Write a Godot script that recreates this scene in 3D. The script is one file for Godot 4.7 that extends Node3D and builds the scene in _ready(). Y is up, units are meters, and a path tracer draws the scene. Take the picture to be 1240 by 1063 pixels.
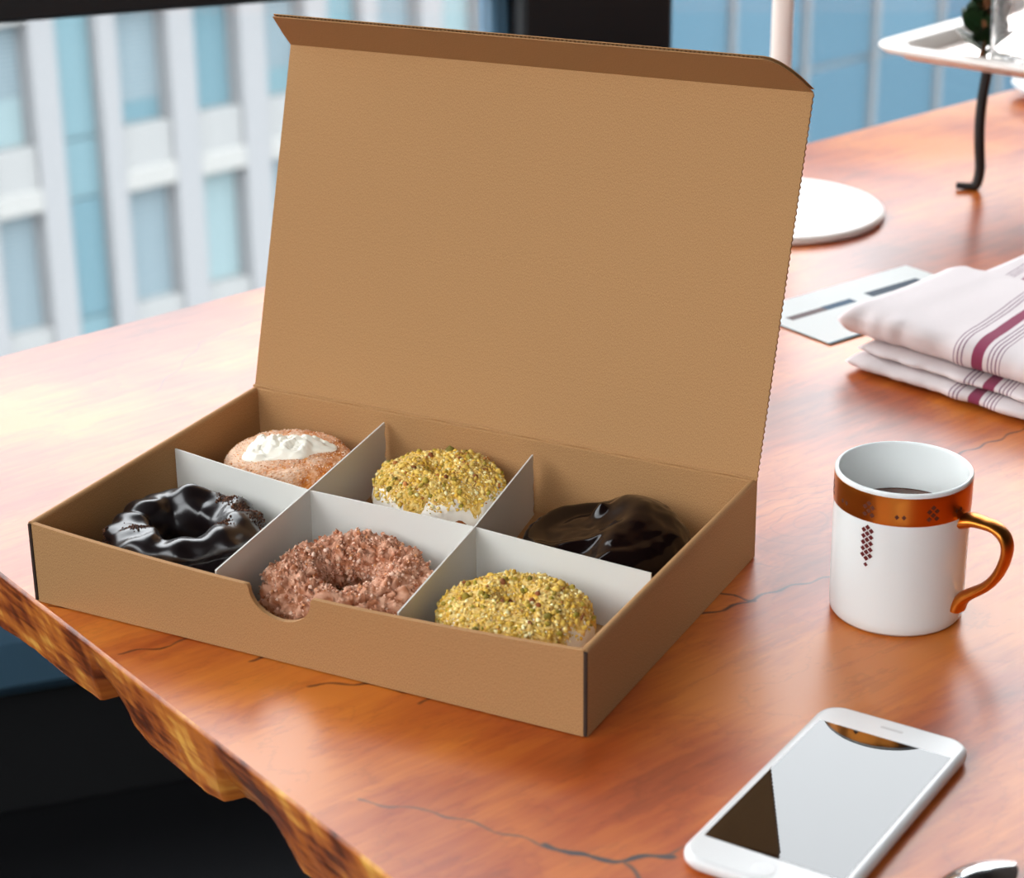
extends Node3D
# A box of six donuts on a slab table by a high window. Units are metres, y is up, the table top is y = 0.
# The box's near left corner is the origin, x runs along its front wall and -z towards its hinge.

const BW := 0.3204
const BD := 0.2139
const BH := 0.046

var mats := {}

# ------------------------------------------------------------------ mesh builder
class MB:
	var v := PackedVector3Array()
	var c := PackedColorArray()
	var t := PackedVector2Array()
	var ix := PackedInt32Array()
	var used_color := false
	var used_uv := false

	func tri(a: int, b: int, d: int) -> void:      # counter-clockwise seen from outside
		ix.append(a); ix.append(b); ix.append(d)

	func vert(p: Vector3, col := Color.WHITE, uv := Vector2.ZERO) -> int:
		v.append(p); c.append(col); t.append(uv)
		return v.size() - 1

	# A sheet of nu x nv points from f(i, j) -> Vector3, or [Vector3, Color, Vector2]; turned so that it faces outwards.
	func grid(nu: int, nv: int, f: Callable, close_u := false, close_v := false, turn := 0) -> void:
		var at := v.size()
		for i in nu:
			for j in nv:
				var p: Variant = f.call(i, j)
				if p is Array:
					v.append(p[0]); c.append(p[1]); t.append(p[2] if p.size() > 2 else Vector2.ZERO)
				else:
					v.append(p); c.append(Color.WHITE); t.append(Vector2.ZERO)
		var mid := Vector3.ZERO
		for k in range(at, v.size()):
			mid += v[k]
		mid /= float(v.size() - at)
		var list := PackedInt32Array()
		var vol := 0.0
		for i in (nu if close_u else nu - 1):
			for j in (nv if close_v else nv - 1):
				var a := at + i * nv + j
				var b := at + ((i + 1) % nu) * nv + j
				var d := at + ((i + 1) % nu) * nv + (j + 1) % nv
				var e := at + i * nv + (j + 1) % nv
				list.append_array([a, b, d, a, d, e])
				vol += (v[a] - mid).dot((v[b] - mid).cross(v[d] - mid)) + (v[a] - mid).dot((v[d] - mid).cross(v[e] - mid))
		var flip := vol < 0.0 if turn == 0 else turn < 0
		for k in range(0, list.size(), 3):
			if flip:
				tri(list[k], list[k + 2], list[k + 1])
			else:
				tri(list[k], list[k + 1], list[k + 2])

	func face(pts: Array, col := Color.WHITE, uvs: Array = []) -> void:   # a flat convex face, counter-clockwise from outside
		var at := v.size()
		for k in pts.size():
			vert(pts[k], col, uvs[k] if uvs else Vector2.ZERO)
		for k in range(1, pts.size() - 1):
			tri(at, at + k, at + k + 1)

	# A box with chamfered edges, placed by a transform.
	func box(size: Vector3, x: Transform3D, ch := 0.001, col := Color.WHITE) -> void:
		var h := size / 2.0
		ch = minf(ch, minf(h.x, minf(h.y, h.z)) * 0.9)
		var p := func(s: Vector3, k: int) -> Vector3:
			var q := Vector3(s.x * (h.x - ch), s.y * (h.y - ch), s.z * (h.z - ch))
			q[k] = s[k] * h[k]
			return x * q
		var put := func(pts: Array) -> void:
			var mid: Vector3 = Vector3.ZERO
			for q in pts:
				mid += q
			mid /= pts.size()
			var n: Vector3 = (pts[1] - pts[0]).cross(pts[2] - pts[0])
			if n.dot(mid - x.origin) < 0.0:
				pts.reverse()
			face(pts, col)
		for k in 3:
			var a := (k + 1) % 3
			var b := (k + 2) % 3
			for s in [-1.0, 1.0]:
				var quad := []
				for e in [[-1.0, -1.0], [1.0, -1.0], [1.0, 1.0], [-1.0, 1.0]]:
					var g := Vector3.ZERO
					g[k] = s; g[a] = e[0]; g[b] = e[1]
					quad.append(p.call(g, k))
				put.call(quad)
			for sa in [-1.0, 1.0]:
				for sb in [-1.0, 1.0]:
					var g0 := Vector3.ZERO
					g0[a] = sa; g0[b] = sb; g0[k] = -1.0
					var g1 := g0
					g1[k] = 1.0
					put.call([p.call(g0, a), p.call(g1, a), p.call(g1, b), p.call(g0, b)])
		for sx in [-1.0, 1.0]:
			for sy in [-1.0, 1.0]:
				for sz in [-1.0, 1.0]:
					var g := Vector3(sx, sy, sz)
					put.call([p.call(g, 0), p.call(g, 1), p.call(g, 2)])

	# A tube along a list of points; the radius may be a number or a function of 0..1 giving Vector2(across, up).
	func tube(path: Array, r: Variant, sides := 12, up := Vector3.UP) -> void:
		var n := path.size()
		var ring := func(i: int, j: int) -> Vector3:
			var d: Vector3 = (path[mini(i + 1, n - 1)] - path[maxi(i - 1, 0)]).normalized()
			var side := d.cross(up).normalized()
			if side.length() < 0.5:
				side = d.cross(Vector3.RIGHT).normalized()
			var top := side.cross(d)
			var s: Vector2 = r.call(float(i) / (n - 1)) if r is Callable else Vector2(r, r)
			var a := TAU * j / sides
			return path[i] + side * cos(a) * s.x + top * sin(a) * s.y
		grid(n, sides, ring, false, true)
		for e in [0, n - 1]:
			var pts := []
			for j in sides:
				pts.append(ring.call(e, j))
			var d: Vector3 = path[e] - path[1 if e == 0 else n - 2]
			if (pts[1] - pts[0]).cross(pts[2] - pts[0]).dot(d) < 0.0:
				pts.reverse()
			face(pts)

	# A profile of Vector2(radius, height) points turned round the y axis.
	func lathe(profile: Array, seg := 64, closed := true, mid := Vector3.ZERO) -> void:
		var n := profile.size()
		grid(seg, n, func(i: int, j: int) -> Array:
			var a := TAU * i / seg
			var p: Vector2 = profile[j]
			return [mid + Vector3(cos(a) * p.x, p.y, sin(a) * p.x), Color.WHITE, Vector2(float(i) / seg, float(j) / n)], true, closed)

	# A polygon in the x-y plane, pulled from z0 to z1, passed through a bend function.
	func prism(poly: PackedVector2Array, z0: float, z1: float, bend: Callable) -> void:
		var list := Geometry2D.triangulate_polygon(poly)
		var n := poly.size()
		var area := 0.0
		for k in n:
			area += poly[k].cross(poly[(k + 1) % n])
		for side in 2:
			var at := v.size()
			var z := z0 if side == 0 else z1
			for q in poly:
				vert(bend.call(Vector3(q.x, q.y, z)))
			for k in range(0, list.size(), 3):
				var a: Vector2 = poly[list[k]]
				var ccw := (poly[list[k + 1]] - a).cross(poly[list[k + 2]] - a) > 0.0
				if ccw == (side == 1) :
					tri(at + list[k], at + list[k + 1], at + list[k + 2])
				else:
					tri(at + list[k], at + list[k + 2], at + list[k + 1])
		for k in n:
			var a := poly[k]
			var b := poly[(k + 1) % n]
			var pts := [bend.call(Vector3(a.x, a.y, z0)), bend.call(Vector3(b.x, b.y, z0)), bend.call(Vector3(b.x, b.y, z1)), bend.call(Vector3(a.x, a.y, z1))]
			if area < 0.0:
				pts.reverse()
			face(pts)

	# A small uneven lump.
	func lump(x: Transform3D, col: Color, rng: RandomNumberGenerator) -> void:
		var g := 1.618
		var raw := [Vector3(-1, g, 0), Vector3(1, g, 0), Vector3(-1, -g, 0), Vector3(1, -g, 0), Vector3(0, -1, g), Vector3(0, 1, g), Vector3(0, -1, -g), Vector3(0, 1, -g), Vector3(g, 0, -1), Vector3(g, 0, 1), Vector3(-g, 0, -1), Vector3(-g, 0, 1)]
		var tris := [0, 11, 5, 0, 5, 1, 0, 1, 7, 0, 7, 10, 0, 10, 11, 1, 5, 9, 5, 11, 4, 11, 10, 2, 10, 7, 6, 7, 1, 8, 3, 9, 4, 3, 4, 2, 3, 2, 6, 3, 6, 8, 3, 8, 9, 4, 9, 5, 2, 4, 11, 6, 2, 10, 8, 6, 7, 9, 8, 1]
		var at := v.size()
		for p in raw:
			vert(x * (p.normalized() * rng.randf_range(0.68, 1.18)), col)
		for k in range(0, 60, 3):
			tri(at + tris[k], at + tris[k + 1], at + tris[k + 2])

	func mesh() -> ArrayMesh:
		var n := PackedVector3Array()
		n.resize(v.size())
		for k in range(0, ix.size(), 3):
			var f := (v[ix[k + 1]] - v[ix[k]]).cross(v[ix[k + 2]] - v[ix[k]])
			n[ix[k]] += f; n[ix[k + 1]] += f; n[ix[k + 2]] += f
		for k in n.size():
			n[k] = n[k].normalized() if n[k].length() > 1e-20 else Vector3.UP
		var out := PackedInt32Array()
		out.resize(ix.size())
		for k in range(0, ix.size(), 3):
			out[k] = ix[k]; out[k + 1] = ix[k + 2]; out[k + 2] = ix[k + 1]
		var arr := []
		arr.resize(Mesh.ARRAY_MAX)
		arr[Mesh.ARRAY_VERTEX] = v
		arr[Mesh.ARRAY_NORMAL] = n
		arr[Mesh.ARRAY_COLOR] = c
		arr[Mesh.ARRAY_TEX_UV] = t
		arr[Mesh.ARRAY_INDEX] = out
		var m := ArrayMesh.new()
		m.add_surface_from_arrays(Mesh.PRIMITIVE_TRIANGLES, arr)
		return m

# ------------------------------------------------------------------ nodes
func obj(called: String, mb: Variant, material: Material, parent: Node = self) -> MeshInstance3D:
	var o := MeshInstance3D.new()
	o.name = called
	o.mesh = mb.mesh() if mb is MB else mb
	o.material_override = material
	put(o, called, parent)
	return o

func put(o: Node, called: String, parent: Node) -> void:
	var k := 0
	var wanted := called
	while parent.has_node(NodePath(wanted)):
		k += 1
		wanted = "%s_%03d" % [called, k]
	o.name = wanted
	parent.add_child(o, true)

func thing(called: String, label: String, category: String, at := Vector3.ZERO, turn := 0.0, group := "") -> Node3D:
	var o := Node3D.new()
	put(o, called, self)
	o.position = at
	o.rotation.y = turn
	tag(o, label, category, group)
	return o

func tag(o: Node, label: String, category: String, group := "") -> void:
	o.set_meta("label", label)
	o.set_meta("category", category)
	if group:
		o.set_meta("group", group)

func stuff(o: Node) -> Node:
	o.set_meta("kind", "stuff")
	return o

func structure(called: String, mb: Variant, material: Material, label: String, category: String) -> MeshInstance3D:
	var o := obj(called, mb, material)
	o.set_meta("kind", "structure")
	tag(o, label, category)
	return o

# ------------------------------------------------------------------ materials
func mat(called: String, color: Color, rough := 0.6, metal := 0.0, spec := 0.5) -> StandardMaterial3D:
	var m := StandardMaterial3D.new()
	m.resource_name = called
	m.albedo_color = color
	m.roughness = rough
	m.metallic = metal
	m.metallic_specular = spec
	mats[called] = m
	return m

func hue(r: int, g: int, b: int) -> Color:
	return Color(r / 255.0, g / 255.0, b / 255.0)

func lin(r: int, g: int, b: int) -> Color:
	return hue(r, g, b).srgb_to_linear()

func noise(freq: float, sd := 1, octaves := 4, kind := FastNoiseLite.TYPE_SIMPLEX_SMOOTH) -> FastNoiseLite:
	var n := FastNoiseLite.new()
	n.noise_type = kind
	n.seed = sd
	n.frequency = freq
	n.fractal_octaves = octaves
	n.fractal_type = FastNoiseLite.FRACTAL_FBM if octaves > 1 else FastNoiseLite.FRACTAL_NONE
	return n

func noise_tex(n: FastNoiseLite, ramp: Array = [], size := 512, normal := 0.0) -> NoiseTexture2D:
	var t := NoiseTexture2D.new()
	t.width = size
	t.height = size
	t.seamless = true
	t.noise = n
	if ramp:
		var g := Gradient.new()
		g.offsets = PackedFloat32Array([0.0, 1.0])
		g.colors = PackedColorArray([ramp[0], ramp[1]])
		t.color_ramp = g
	if normal > 0.0:
		t.as_normal_map = true
		t.bump_strength = normal
	return t

func triplanar(m: StandardMaterial3D, scale: Vector3) -> void:
	m.uv1_triplanar = true
	m.uv1_scale = scale

# Noise sampled w x h with its own stretch, as bytes.
func field(n: FastNoiseLite, w: int, h: int, sw: int, sh: int) -> PackedByteArray:
	var im := n.get_image(sw, sh, false, false, true)
	im.convert(Image.FORMAT_L8)
	im.resize(w, h, Image.INTERPOLATE_CUBIC)
	return im.get_data()

const TABLE_A := 1.05
const TABLE_B := 1.75

func wood_texture() -> ImageTexture:
	var w := 1280
	var h := 2048
	var blotch := field(noise(0.011, 5, 4), w, h, w / 4, h / 4)
	var wn := noise(0.012, 8, 3)
	wn.domain_warp_enabled = true
	wn.domain_warp_amplitude = 40.0
	wn.domain_warp_frequency = 0.008
	var swirl := field(wn, w, h, w / 2, h / 5)
	var streak := field(noise(0.09, 11, 4), w, h, w, h / 12)
	var fine := field(noise(0.35, 13, 2), w, h, w, h / 10)
	var knots := field(noise(0.006, 23, 2), w, h, w / 2, h / 4)
	var out := PackedByteArray()
	out.resize(w * h * 3)
	var light := Vector3(208, 118, 42)
	var mid := Vector3(168, 75, 25)
	var dark := Vector3(100, 36, 12)
	var k := 0
	for i in w * h:
		var b := blotch[i] / 255.0
		var s := swirl[i] / 255.0
		var st := streak[i] / 255.0
		var f := fine[i] / 255.0
		var ring := sin(s * 46.0 + knots[i] * 0.05)
		var x := 0.40 + (b - 0.5) * 1.35 + (s - 0.5) * 0.8 + (st - 0.5) * 0.26 + (f - 0.5) * 0.12 + ring * 0.03
		x = clampf(x, 0.0, 1.0)
		var col := light.lerp(mid, minf(x * 2.0, 1.0)) if x < 0.5 else mid.lerp(dark, (x - 0.5) * 1.7)
		if ring > 0.95:
			col *= 0.96
		out[k] = int(clampf(col.x, 0, 255))
		out[k + 1] = int(clampf(col.y, 0, 255))
		out[k + 2] = int(clampf(col.z, 0, 255))
		k += 3
	var im := Image.create_from_data(w, h, false, Image.FORMAT_RGB8, out)
	# cracks and ink-dark veins of the slab: [points as (a, b) metres, width in mm, strength, colour]
	var rng := RandomNumberGenerator.new()
	rng.seed = 77
	var lines := [
		[[Vector2(0.578, 0.236), Vector2(0.585, 0.251), Vector2(0.589, 0.265), Vector2(0.592, 0.302), Vector2(0.602, 0.34), Vector2(0.606, 0.40)], 1.4, 0.85, Color8(48, 18, 14)],
		[[Vector2(0.592, 0.282), Vector2(0.588, 0.278), Vector2(0.58, 0.279), Vector2(0.572, 0.272), Vector2(0.57, 0.25)], 1.3, 0.8, Color8(48, 18, 14)],
		[[Vector2(0.54, 0.50), Vector2(0.542, 0.54), Vector2(0.541, 0.56), Vector2(0.546, 0.584), Vector2(0.545, 0.66)], 1.3, 0.75, Color8(70, 30, 20)],
		[[Vector2(0.61, 0.022), Vector2(0.639, 0.042), Vector2(0.671, 0.055), Vector2(0.702, 0.067), Vector2(0.719, 0.078), Vector2(0.729, 0.095), Vector2(0.74, 0.13)], 1.1, 0.6, Color8(84, 70, 72)],
		[[Vector2(0.690, 0.064), Vector2(0.702, 0.067), Vector2(0.719, 0.078), Vector2(0.729, 0.093), Vector2(0.733, 0.099)], 2.4, 0.6, Color8(56, 56, 66)],
		[[Vector2(0.722, 0.080), Vector2(0.735, 0.078), Vector2(0.76, 0.074)], 1.5, 0.5, Color8(56, 56, 66)],
		[[Vector2(0.125, 0.19), Vector2(0.095, 0.227), Vector2(0.069, 0.256), Vector2(0.058, 0.288), Vector2(0.055, 0.328), Vector2(0.062, 0.37)], 1.5, 0.45, Color8(90, 60, 55)],
		[[Vector2(0.35, 0.001), Vector2(0.376, 0.02), Vector2(0.385, 0.037), Vector2(0.40, 0.05)], 1.2, 0.7, Color8(60, 26, 14)],
		[[Vector2(0.42, 0.004), Vector2(0.432, 0.03), Vector2(0.425, 0.05), Vector2(0.44, 0.075)], 1.3, 0.6, Color8(70, 30, 16)],
		[[Vector2(0.47, 0.05), Vector2(0.478, 0.075), Vector2(0.495, 0.085), Vector2(0.5, 0.11)], 1.6, 0.55, Color8(70, 30, 16)],
		[[Vector2(0.51, 0.06), Vector2(0.53, 0.085), Vector2(0.545, 0.09), Vector2(0.57, 0.115)], 1.5, 0.5, Color8(76, 34, 18)],
		[[Vector2(0.56, 0.09), Vector2(0.565, 0.12), Vector2(0.585, 0.14), Vector2(0.59, 0.17)], 1.4, 0.5, Color8(76, 34, 18)],
		[[Vector2(0.455, 0.62), Vector2(0.46, 0.68), Vector2(0.452, 0.74), Vector2(0.458, 0.8)], 1.6, 0.4, Color8(90, 48, 36)],
	]
	for l in lines:
		stroke(im, l[0], l[1], l[2], l[3], rng)
	# tree rings round two knots
	for kn in [[Vector2(0.545, 0.372), 5], [Vector2(0.16, 0.42), 6], [Vector2(0.5, 0.13), 4]]:
		for q in kn[1]:
			var loop := []
			var r0 : float = 0.008 + 0.0085 * q
			for e in 33:
				var an := TAU * e / 32.0
				loop.append(kn[0] + Vector2(cos(an) * r0, sin(an) * r0 * 1.5) * (1.0 + 0.1 * sin(an * 3.0 + q)))
			stroke(im, loop, 0.9, 0.22, Color8(96, 44, 26), rng)
	im.generate_mipmaps()
	return ImageTexture.create_from_image(im)

func stroke(im: Image, pts: Array, mm: float, strength: float, col: Color, rng: RandomNumberGenerator) -> void:
	var w := im.get_width()
	var h := im.get_height()
	var px := w / TABLE_A
	for k in pts.size() - 1:
		var n := int(pts[k].distance_to(pts[k + 1]) / 0.0004) + 1
		for e in n:
			var p: Vector2 = pts[k].lerp(pts[k + 1], float(e) / n)
			p += Vector2(sin(p.y * 310.0 + p.x * 90.0) * 0.0012, sin(p.x * 270.0) * 0.001)
			var r := mm * 0.0005 * px * (0.75 + 0.5 * absf(sin(p.x * 140.0 + p.y * 190.0)))
			var c0 := p * px
			for y in range(int(c0.y - r - 1.0), int(c0.y + r + 2.0)):
				for x in range(int(c0.x - r - 1.0), int(c0.x + r + 2.0)):
					if x < 0 or y < 0 or x >= w or y >= h:
						continue
					var g := clampf(r + 0.5 - Vector2(x, y).distance_to(c0), 0.0, 1.0) * strength * 0.5
					if g > 0.0:
						im.set_pixel(x, y, im.get_pixel(x, y).lerp(col, g))

func make_materials() -> void:
	var m: StandardMaterial3D
	m = mat("kraft_cardboard", Color.WHITE, 0.82, 0.0, 0.35)
	m.albedo_texture = noise_tex(noise(0.09, 3, 4), [hue(146, 104, 64), hue(206, 160, 110)])
	triplanar(m, Vector3(52, 20, 52))
	m.normal_enabled = true
	m.normal_texture = noise_tex(noise(0.06, 4, 4), [], 512, 2.0)
	m.normal_scale = 0.05
	m = mat("kraft_edge", hue(214, 176, 130), 0.9)
	m = mat("kraft_flute", hue(58, 40, 30), 0.9)
	m = mat("white_card", hue(220, 218, 211), 0.7, 0.0, 0.4)
	m = mat("card_torn_edge", hue(244, 242, 238), 0.9)
	m = mat("slab_top", Color.WHITE, 0.3, 0.0, 0.53)
	m.albedo_texture = wood_texture()
	m.normal_enabled = true
	m.normal_texture = noise_tex(noise(0.02, 9, 4), [], 512, 1.5)
	m.normal_scale = 0.08
	m = mat("slab_edge", Color.WHITE, 0.38, 0.0, 0.5)
	m.vertex_color_use_as_albedo = true
	m = mat("vertex_matte", Color.WHITE, 0.85, 0.0, 0.3)
	m.vertex_color_use_as_albedo = true
	m = mat("vertex_crumb", Color.WHITE, 0.75, 0.0, 0.35)
	m.vertex_color_use_as_albedo = true
	m = mat("dark_glaze", hue(24, 17, 18), 0.28, 0.0, 0.6)
	m = mat("thick_glaze", hue(18, 9, 8), 0.16, 0.0, 0.34)
	m = mat("white_glaze", hue(240, 232, 220), 0.35)
	m = mat("cream", hue(250, 244, 228), 0.6)
	m = mat("gilding", hue(214, 130, 52), 0.32, 1.0)
	m = mat("white_enamel", hue(238, 228, 220), 0.3)
	m = mat("black_iron", hue(14, 14, 14), 0.45)
	m = mat("silver", hue(236, 226, 220), 0.16, 1.0)
	m = mat("steel_spoon", hue(220, 220, 222), 0.15, 1.0)
	m = mat("phone_white", hue(226, 225, 224), 0.25)
	m = mat("phone_back", hue(200, 170, 150), 0.3, 0.6)
	m = mat("screen_glass", hue(8, 8, 9), 0.02, 0.0, 0.8)
	m = mat("coffee", hue(92, 46, 20), 0.08)
	m = mat("window_frame", hue(24, 24, 26), 0.5)
	m = mat("plaster", hue(226, 220, 212), 0.9)
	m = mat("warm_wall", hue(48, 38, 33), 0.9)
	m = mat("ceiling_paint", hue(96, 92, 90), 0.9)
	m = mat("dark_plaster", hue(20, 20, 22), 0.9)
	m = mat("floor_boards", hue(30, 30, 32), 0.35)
	m = mat("sill", hue(74, 106, 128), 0.35)
	m = mat("window_glass", Color(1, 1, 1, 0.04), 0.0)
	m.transparency = BaseMaterial3D.TRANSPARENCY_ALPHA
	m = mat("clear_glass", Color(1, 1, 1, 0.05), 0.0)
	m.refraction_enabled = true
	m.refraction_scale = 0.05
	m.transparency = BaseMaterial3D.TRANSPARENCY_ALPHA
	m = mat("leaf", hue(30, 52, 26), 0.4)
	m = mat("leaf_tip", hue(196, 176, 40), 0.5)
	m = mat("stem", hue(120, 70, 34), 0.7)
	m = mat("facade_pier", hue(128, 130, 132), 0.9, 0.0, 0.2)
	m = mat("facade_band", hue(132, 134, 134), 0.9, 0.0, 0.2)
	m = mat("facade_ledge", hue(140, 141, 139), 0.9, 0.0, 0.2)
	m = mat("facade_frame", hue(118, 122, 125), 0.8)
	m = mat("street", hue(70, 74, 78), 0.9)
	for k in 4:
		m = mat("facade_pane_%d" % k, [hue(98, 126, 134), hue(108, 136, 142), hue(88, 118, 128), hue(122, 142, 146)][k], 0.3, 0.0, 0.4)
	for k in 3:
		m = mat("tower_glass_%d" % k, [hue(64, 94, 110), hue(70, 100, 116), hue(58, 88, 106)][k], 0.3, 0.0, 0.4)
	m = mat("facade_blind", Color.WHITE, 0.8, 0.0, 0.2)
	var im := Image.create(8, 512, false, Image.FORMAT_RGB8)
	for y in 512:
		var on := (y % 16) < 8
		im.fill_rect(Rect2i(0, y, 8, 1), hue(124, 138, 143) if on else hue(92, 110, 119))
	m.albedo_texture = ImageTexture.create_from_image(im)
	m = mat("porcelain", hue(232, 235, 233), 0.18)

# ------------------------------------------------------------------ scene
func _ready() -> void:
	# camera
	var cam := Camera3D.new()
	cam.name = "camera"
	add_child(cam)
	cam.transform = Transform3D(Basis(Vector3(0.89079859, -0.00984648, -0.45429166), Vector3(-0.16802879, 0.92176207, -0.34945816), Vector3(0.42218976, 0.38763092, 0.81944987)), Vector3(0.69479, 0.522, 0.79919))
	var lens := CameraAttributesPhysical.new()
	lens.frustum_focal_length = 12.0 / tan(deg_to_rad(22.667 / 2.0))
	lens.frustum_focus_distance = 1.17
	lens.exposure_aperture = 8.6
	lens.frustum_near = 0.05
	lens.frustum_far = 400.0
	cam.attributes = lens
	cam.fov = 22.667
	cam.near = 0.05
	cam.far = 400.0
	cam.current = true
	# sky: bright even overcast
	var env := Environment.new()
	var sm := ProceduralSkyMaterial.new()
	sm.sky_top_color = hue(232, 237, 241)
	sm.sky_horizon_color = hue(250, 251, 251)
	sm.sky_curve = 0.2
	sm.ground_bottom_color = hue(120, 124, 130)
	sm.ground_horizon_color = hue(150, 156, 162)
	sm.ground_curve = 0.1
	sm.sky_energy_multiplier = 1.0
	sm.ground_energy_multiplier = 0.35
	var sky := Sky.new()
	sky.sky_material = sm
	env.background_mode = Environment.BG_SKY
	env.sky = sky
	env.background_energy_multiplier = 8.0
	env.tonemap_mode = Environment.TONE_MAPPER_LINEAR
	env.tonemap_exposure = 1.0
	env.sdfgi_enabled = true
	env.ssao_enabled = true
	env.ssil_enabled = true
	var we := WorldEnvironment.new()
	we.name = "world_environment"
	we.environment = env
	add_child(we)

	make_materials()
	build_room()
	build_buildings()
	build_table()
	build_box()
	build_dividers()
	build_donuts()
	build_mug()
	build_phone()
	build_napkin()
	build_card()
	build_lamp()
	build_tray()
	build_spoon()

# The room stands askew to the table: e runs along the window wall, m runs from the window into the room.
func room(e: float, y: float, m: float) -> Vector3:
	return Vector3(0.69190536 * e + 0.72198821 * m, y, -0.72198821 * e + 0.69190536 * m)

func room_box(mb: MB, lo: Vector3, hi: Vector3, ch := 0.004) -> void:
	var mid := (lo + hi) / 2.0
	var b := Basis(Vector3(0.69190536, 0, -0.72198821), Vector3.UP, Vector3(0.72198821, 0, 0.69190536))
	mb.box((hi - lo).abs(), Transform3D(b, room(mid.x, mid.y, mid.z)), ch)

const E0 := -2.0
const E1 := 2.6
const M0 := -1.0
const M1 := 2.8
const Y0 := -0.74
const Y1 := 2.6
const WM0 := -0.4       # the side window's opening
const WM1 := 2.7
const WY0 := 0.75
const WY1 := 2.5
const RE0 := -1.9       # the rear window's opening
const RE1 := -0.3
const RY0 := 0.9
const RY1 := 2.5

func build_room() -> void:
	var mb := MB.new()
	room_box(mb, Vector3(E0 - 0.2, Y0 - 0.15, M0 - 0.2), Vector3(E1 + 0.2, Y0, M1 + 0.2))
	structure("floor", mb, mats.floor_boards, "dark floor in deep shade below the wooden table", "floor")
	mb = MB.new()
	room_box(mb, Vector3(E0 - 0.2, Y1, M0 - 0.2), Vector3(E1 + 0.2, Y1 + 0.15, M1 + 0.2))
	structure("ceiling", mb, mats.ceiling_paint, "grey ceiling above the table", "ceiling")
	mb = MB.new()
	room_box(mb, Vector3(E0 - 0.2, Y0, M1), Vector3(E1 + 0.2, RY0, M1 + 0.2))
	room_box(mb, Vector3(E0 - 0.2, RY1, M1), Vector3(E1 + 0.2, Y1, M1 + 0.2))
	room_box(mb, Vector3(E0 - 0.2, RY0, M1), Vector3(RE0, RY1, M1 + 0.2))
	room_box(mb, Vector3(RE1, RY0, M1), Vector3(E1 + 0.2, RY1, M1 + 0.2))
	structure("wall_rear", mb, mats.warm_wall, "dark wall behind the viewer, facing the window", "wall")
	var w3 := Node3D.new()
	put(w3, "window_3", self)
	w3.set_meta("kind", "structure")
	tag(w3, "high window behind the viewer, lighting the box's open lid", "window")
	mb = MB.new()
	for e in [RE0 + 0.03, RE1 - 0.03]:
		room_box(mb, Vector3(e - 0.03, RY0, M1 + 0.04), Vector3(e + 0.03, RY1, M1 + 0.12))
	for y in [RY0 + 0.03, RY1 - 0.03]:
		room_box(mb, Vector3(RE0 + 0.06, y - 0.03, M1 + 0.04), Vector3(RE1 - 0.06, y + 0.03, M1 + 0.12))
	obj("frame", mb, mats.window_frame, w3)
	mb = MB.new()
	room_box(mb, Vector3(RE0 + 0.05, RY0 + 0.05, M1 + 0.077), Vector3(RE1 - 0.05, RY1 - 0.05, M1 + 0.083), 0.001)
	obj("pane", mb, mats.window_glass, w3)
	mb = MB.new()
	room_box(mb, Vector3(E1, Y0, M0), Vector3(E1 + 0.2, Y1, M1))
	structure("wall_right", mb, mats.warm_wall, "dark wall to the right of the table", "wall")
	# the left wall with its window
	mb = MB.new()
	room_box(mb, Vector3(E0 - 0.2, Y0, M0), Vector3(E0, WY0, M1))
	room_box(mb, Vector3(E0 - 0.2, WY1, M0), Vector3(E0, Y1, M1))
	room_box(mb, Vector3(E0 - 0.2, WY0, M0), Vector3(E0, WY1, WM0))
	room_box(mb, Vector3(E0 - 0.2, WY0, WM1), Vector3(E0, WY1, M1))
	structure("wall_left", mb, mats.warm_wall, "wall with a window opening left of the table", "wall")
	var w2 := Node3D.new()
	put(w2, "window_2", self)
	w2.set_meta("kind", "structure")
	tag(w2, "side window lighting the table from the left", "window")
	mb = MB.new()
	for m in [WM0 + 0.03, WM1 - 0.03]:
		room_box(mb, Vector3(E0 - 0.12, WY0, m - 0.03), Vector3(E0 - 0.04, WY1, m + 0.03))
	room_box(mb, Vector3(E0 - 0.12, WY0, WM0 + 0.06), Vector3(E0 - 0.04, WY0 + 0.06, WM1 - 0.06))
	room_box(mb, Vector3(E0 - 0.12, WY1 - 0.06, WM0 + 0.06), Vector3(E0 - 0.04, WY1, WM1 - 0.06))
	obj("frame", mb, mats.window_frame, w2)
	mb = MB.new()
	room_box(mb, Vector3(E0 - 0.083, WY0 + 0.05, WM0 + 0.05), Vector3(E0 - 0.077, WY1 - 0.05, WM1 - 0.05), 0.001)
	obj("pane", mb, mats.window_glass, w2)

	# the window wall in view: sill wall, head, then posts, rail and glass
	mb = MB.new()
	room_box(mb, Vector3(E0, Y0, M0 - 0.2), Vector3(E1, -0.3, M0))
	room_box(mb, Vector3(E0, 1.7, M0 - 0.2), Vector3(E1, Y1, M0))
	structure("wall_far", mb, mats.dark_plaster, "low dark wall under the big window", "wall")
	mb = MB.new()
	room_box(mb, Vector3(E0, -0.585, M0), Vector3(E1, -0.50, M0 + 0.04), 0.02)
	structure("trim_1", mb, mats.sill, "blue-grey ledge below the window, seen under the table", "ledge")
	var w1 := Node3D.new()
	put(w1, "window_1", self)
	w1.set_meta("kind", "structure")
	tag(w1, "tall dark-framed window overlooking the pale office tower", "window")
	mb = MB.new()
	room_box(mb, Vector3(0.627, -0.3, M0 - 0.1), Vector3(0.789, 1.7, M0))
	obj("post", mb, mats.window_frame, w1)
	for e in [[E0, E0 + 0.1], [E1 - 0.1, E1]]:
		mb = MB.new()
		room_box(mb, Vector3(e[0], -0.3, M0 - 0.1), Vector3(e[1], 1.7, M0))
		obj("post", mb, mats.window_frame, w1)
	mb = MB.new()
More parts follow.
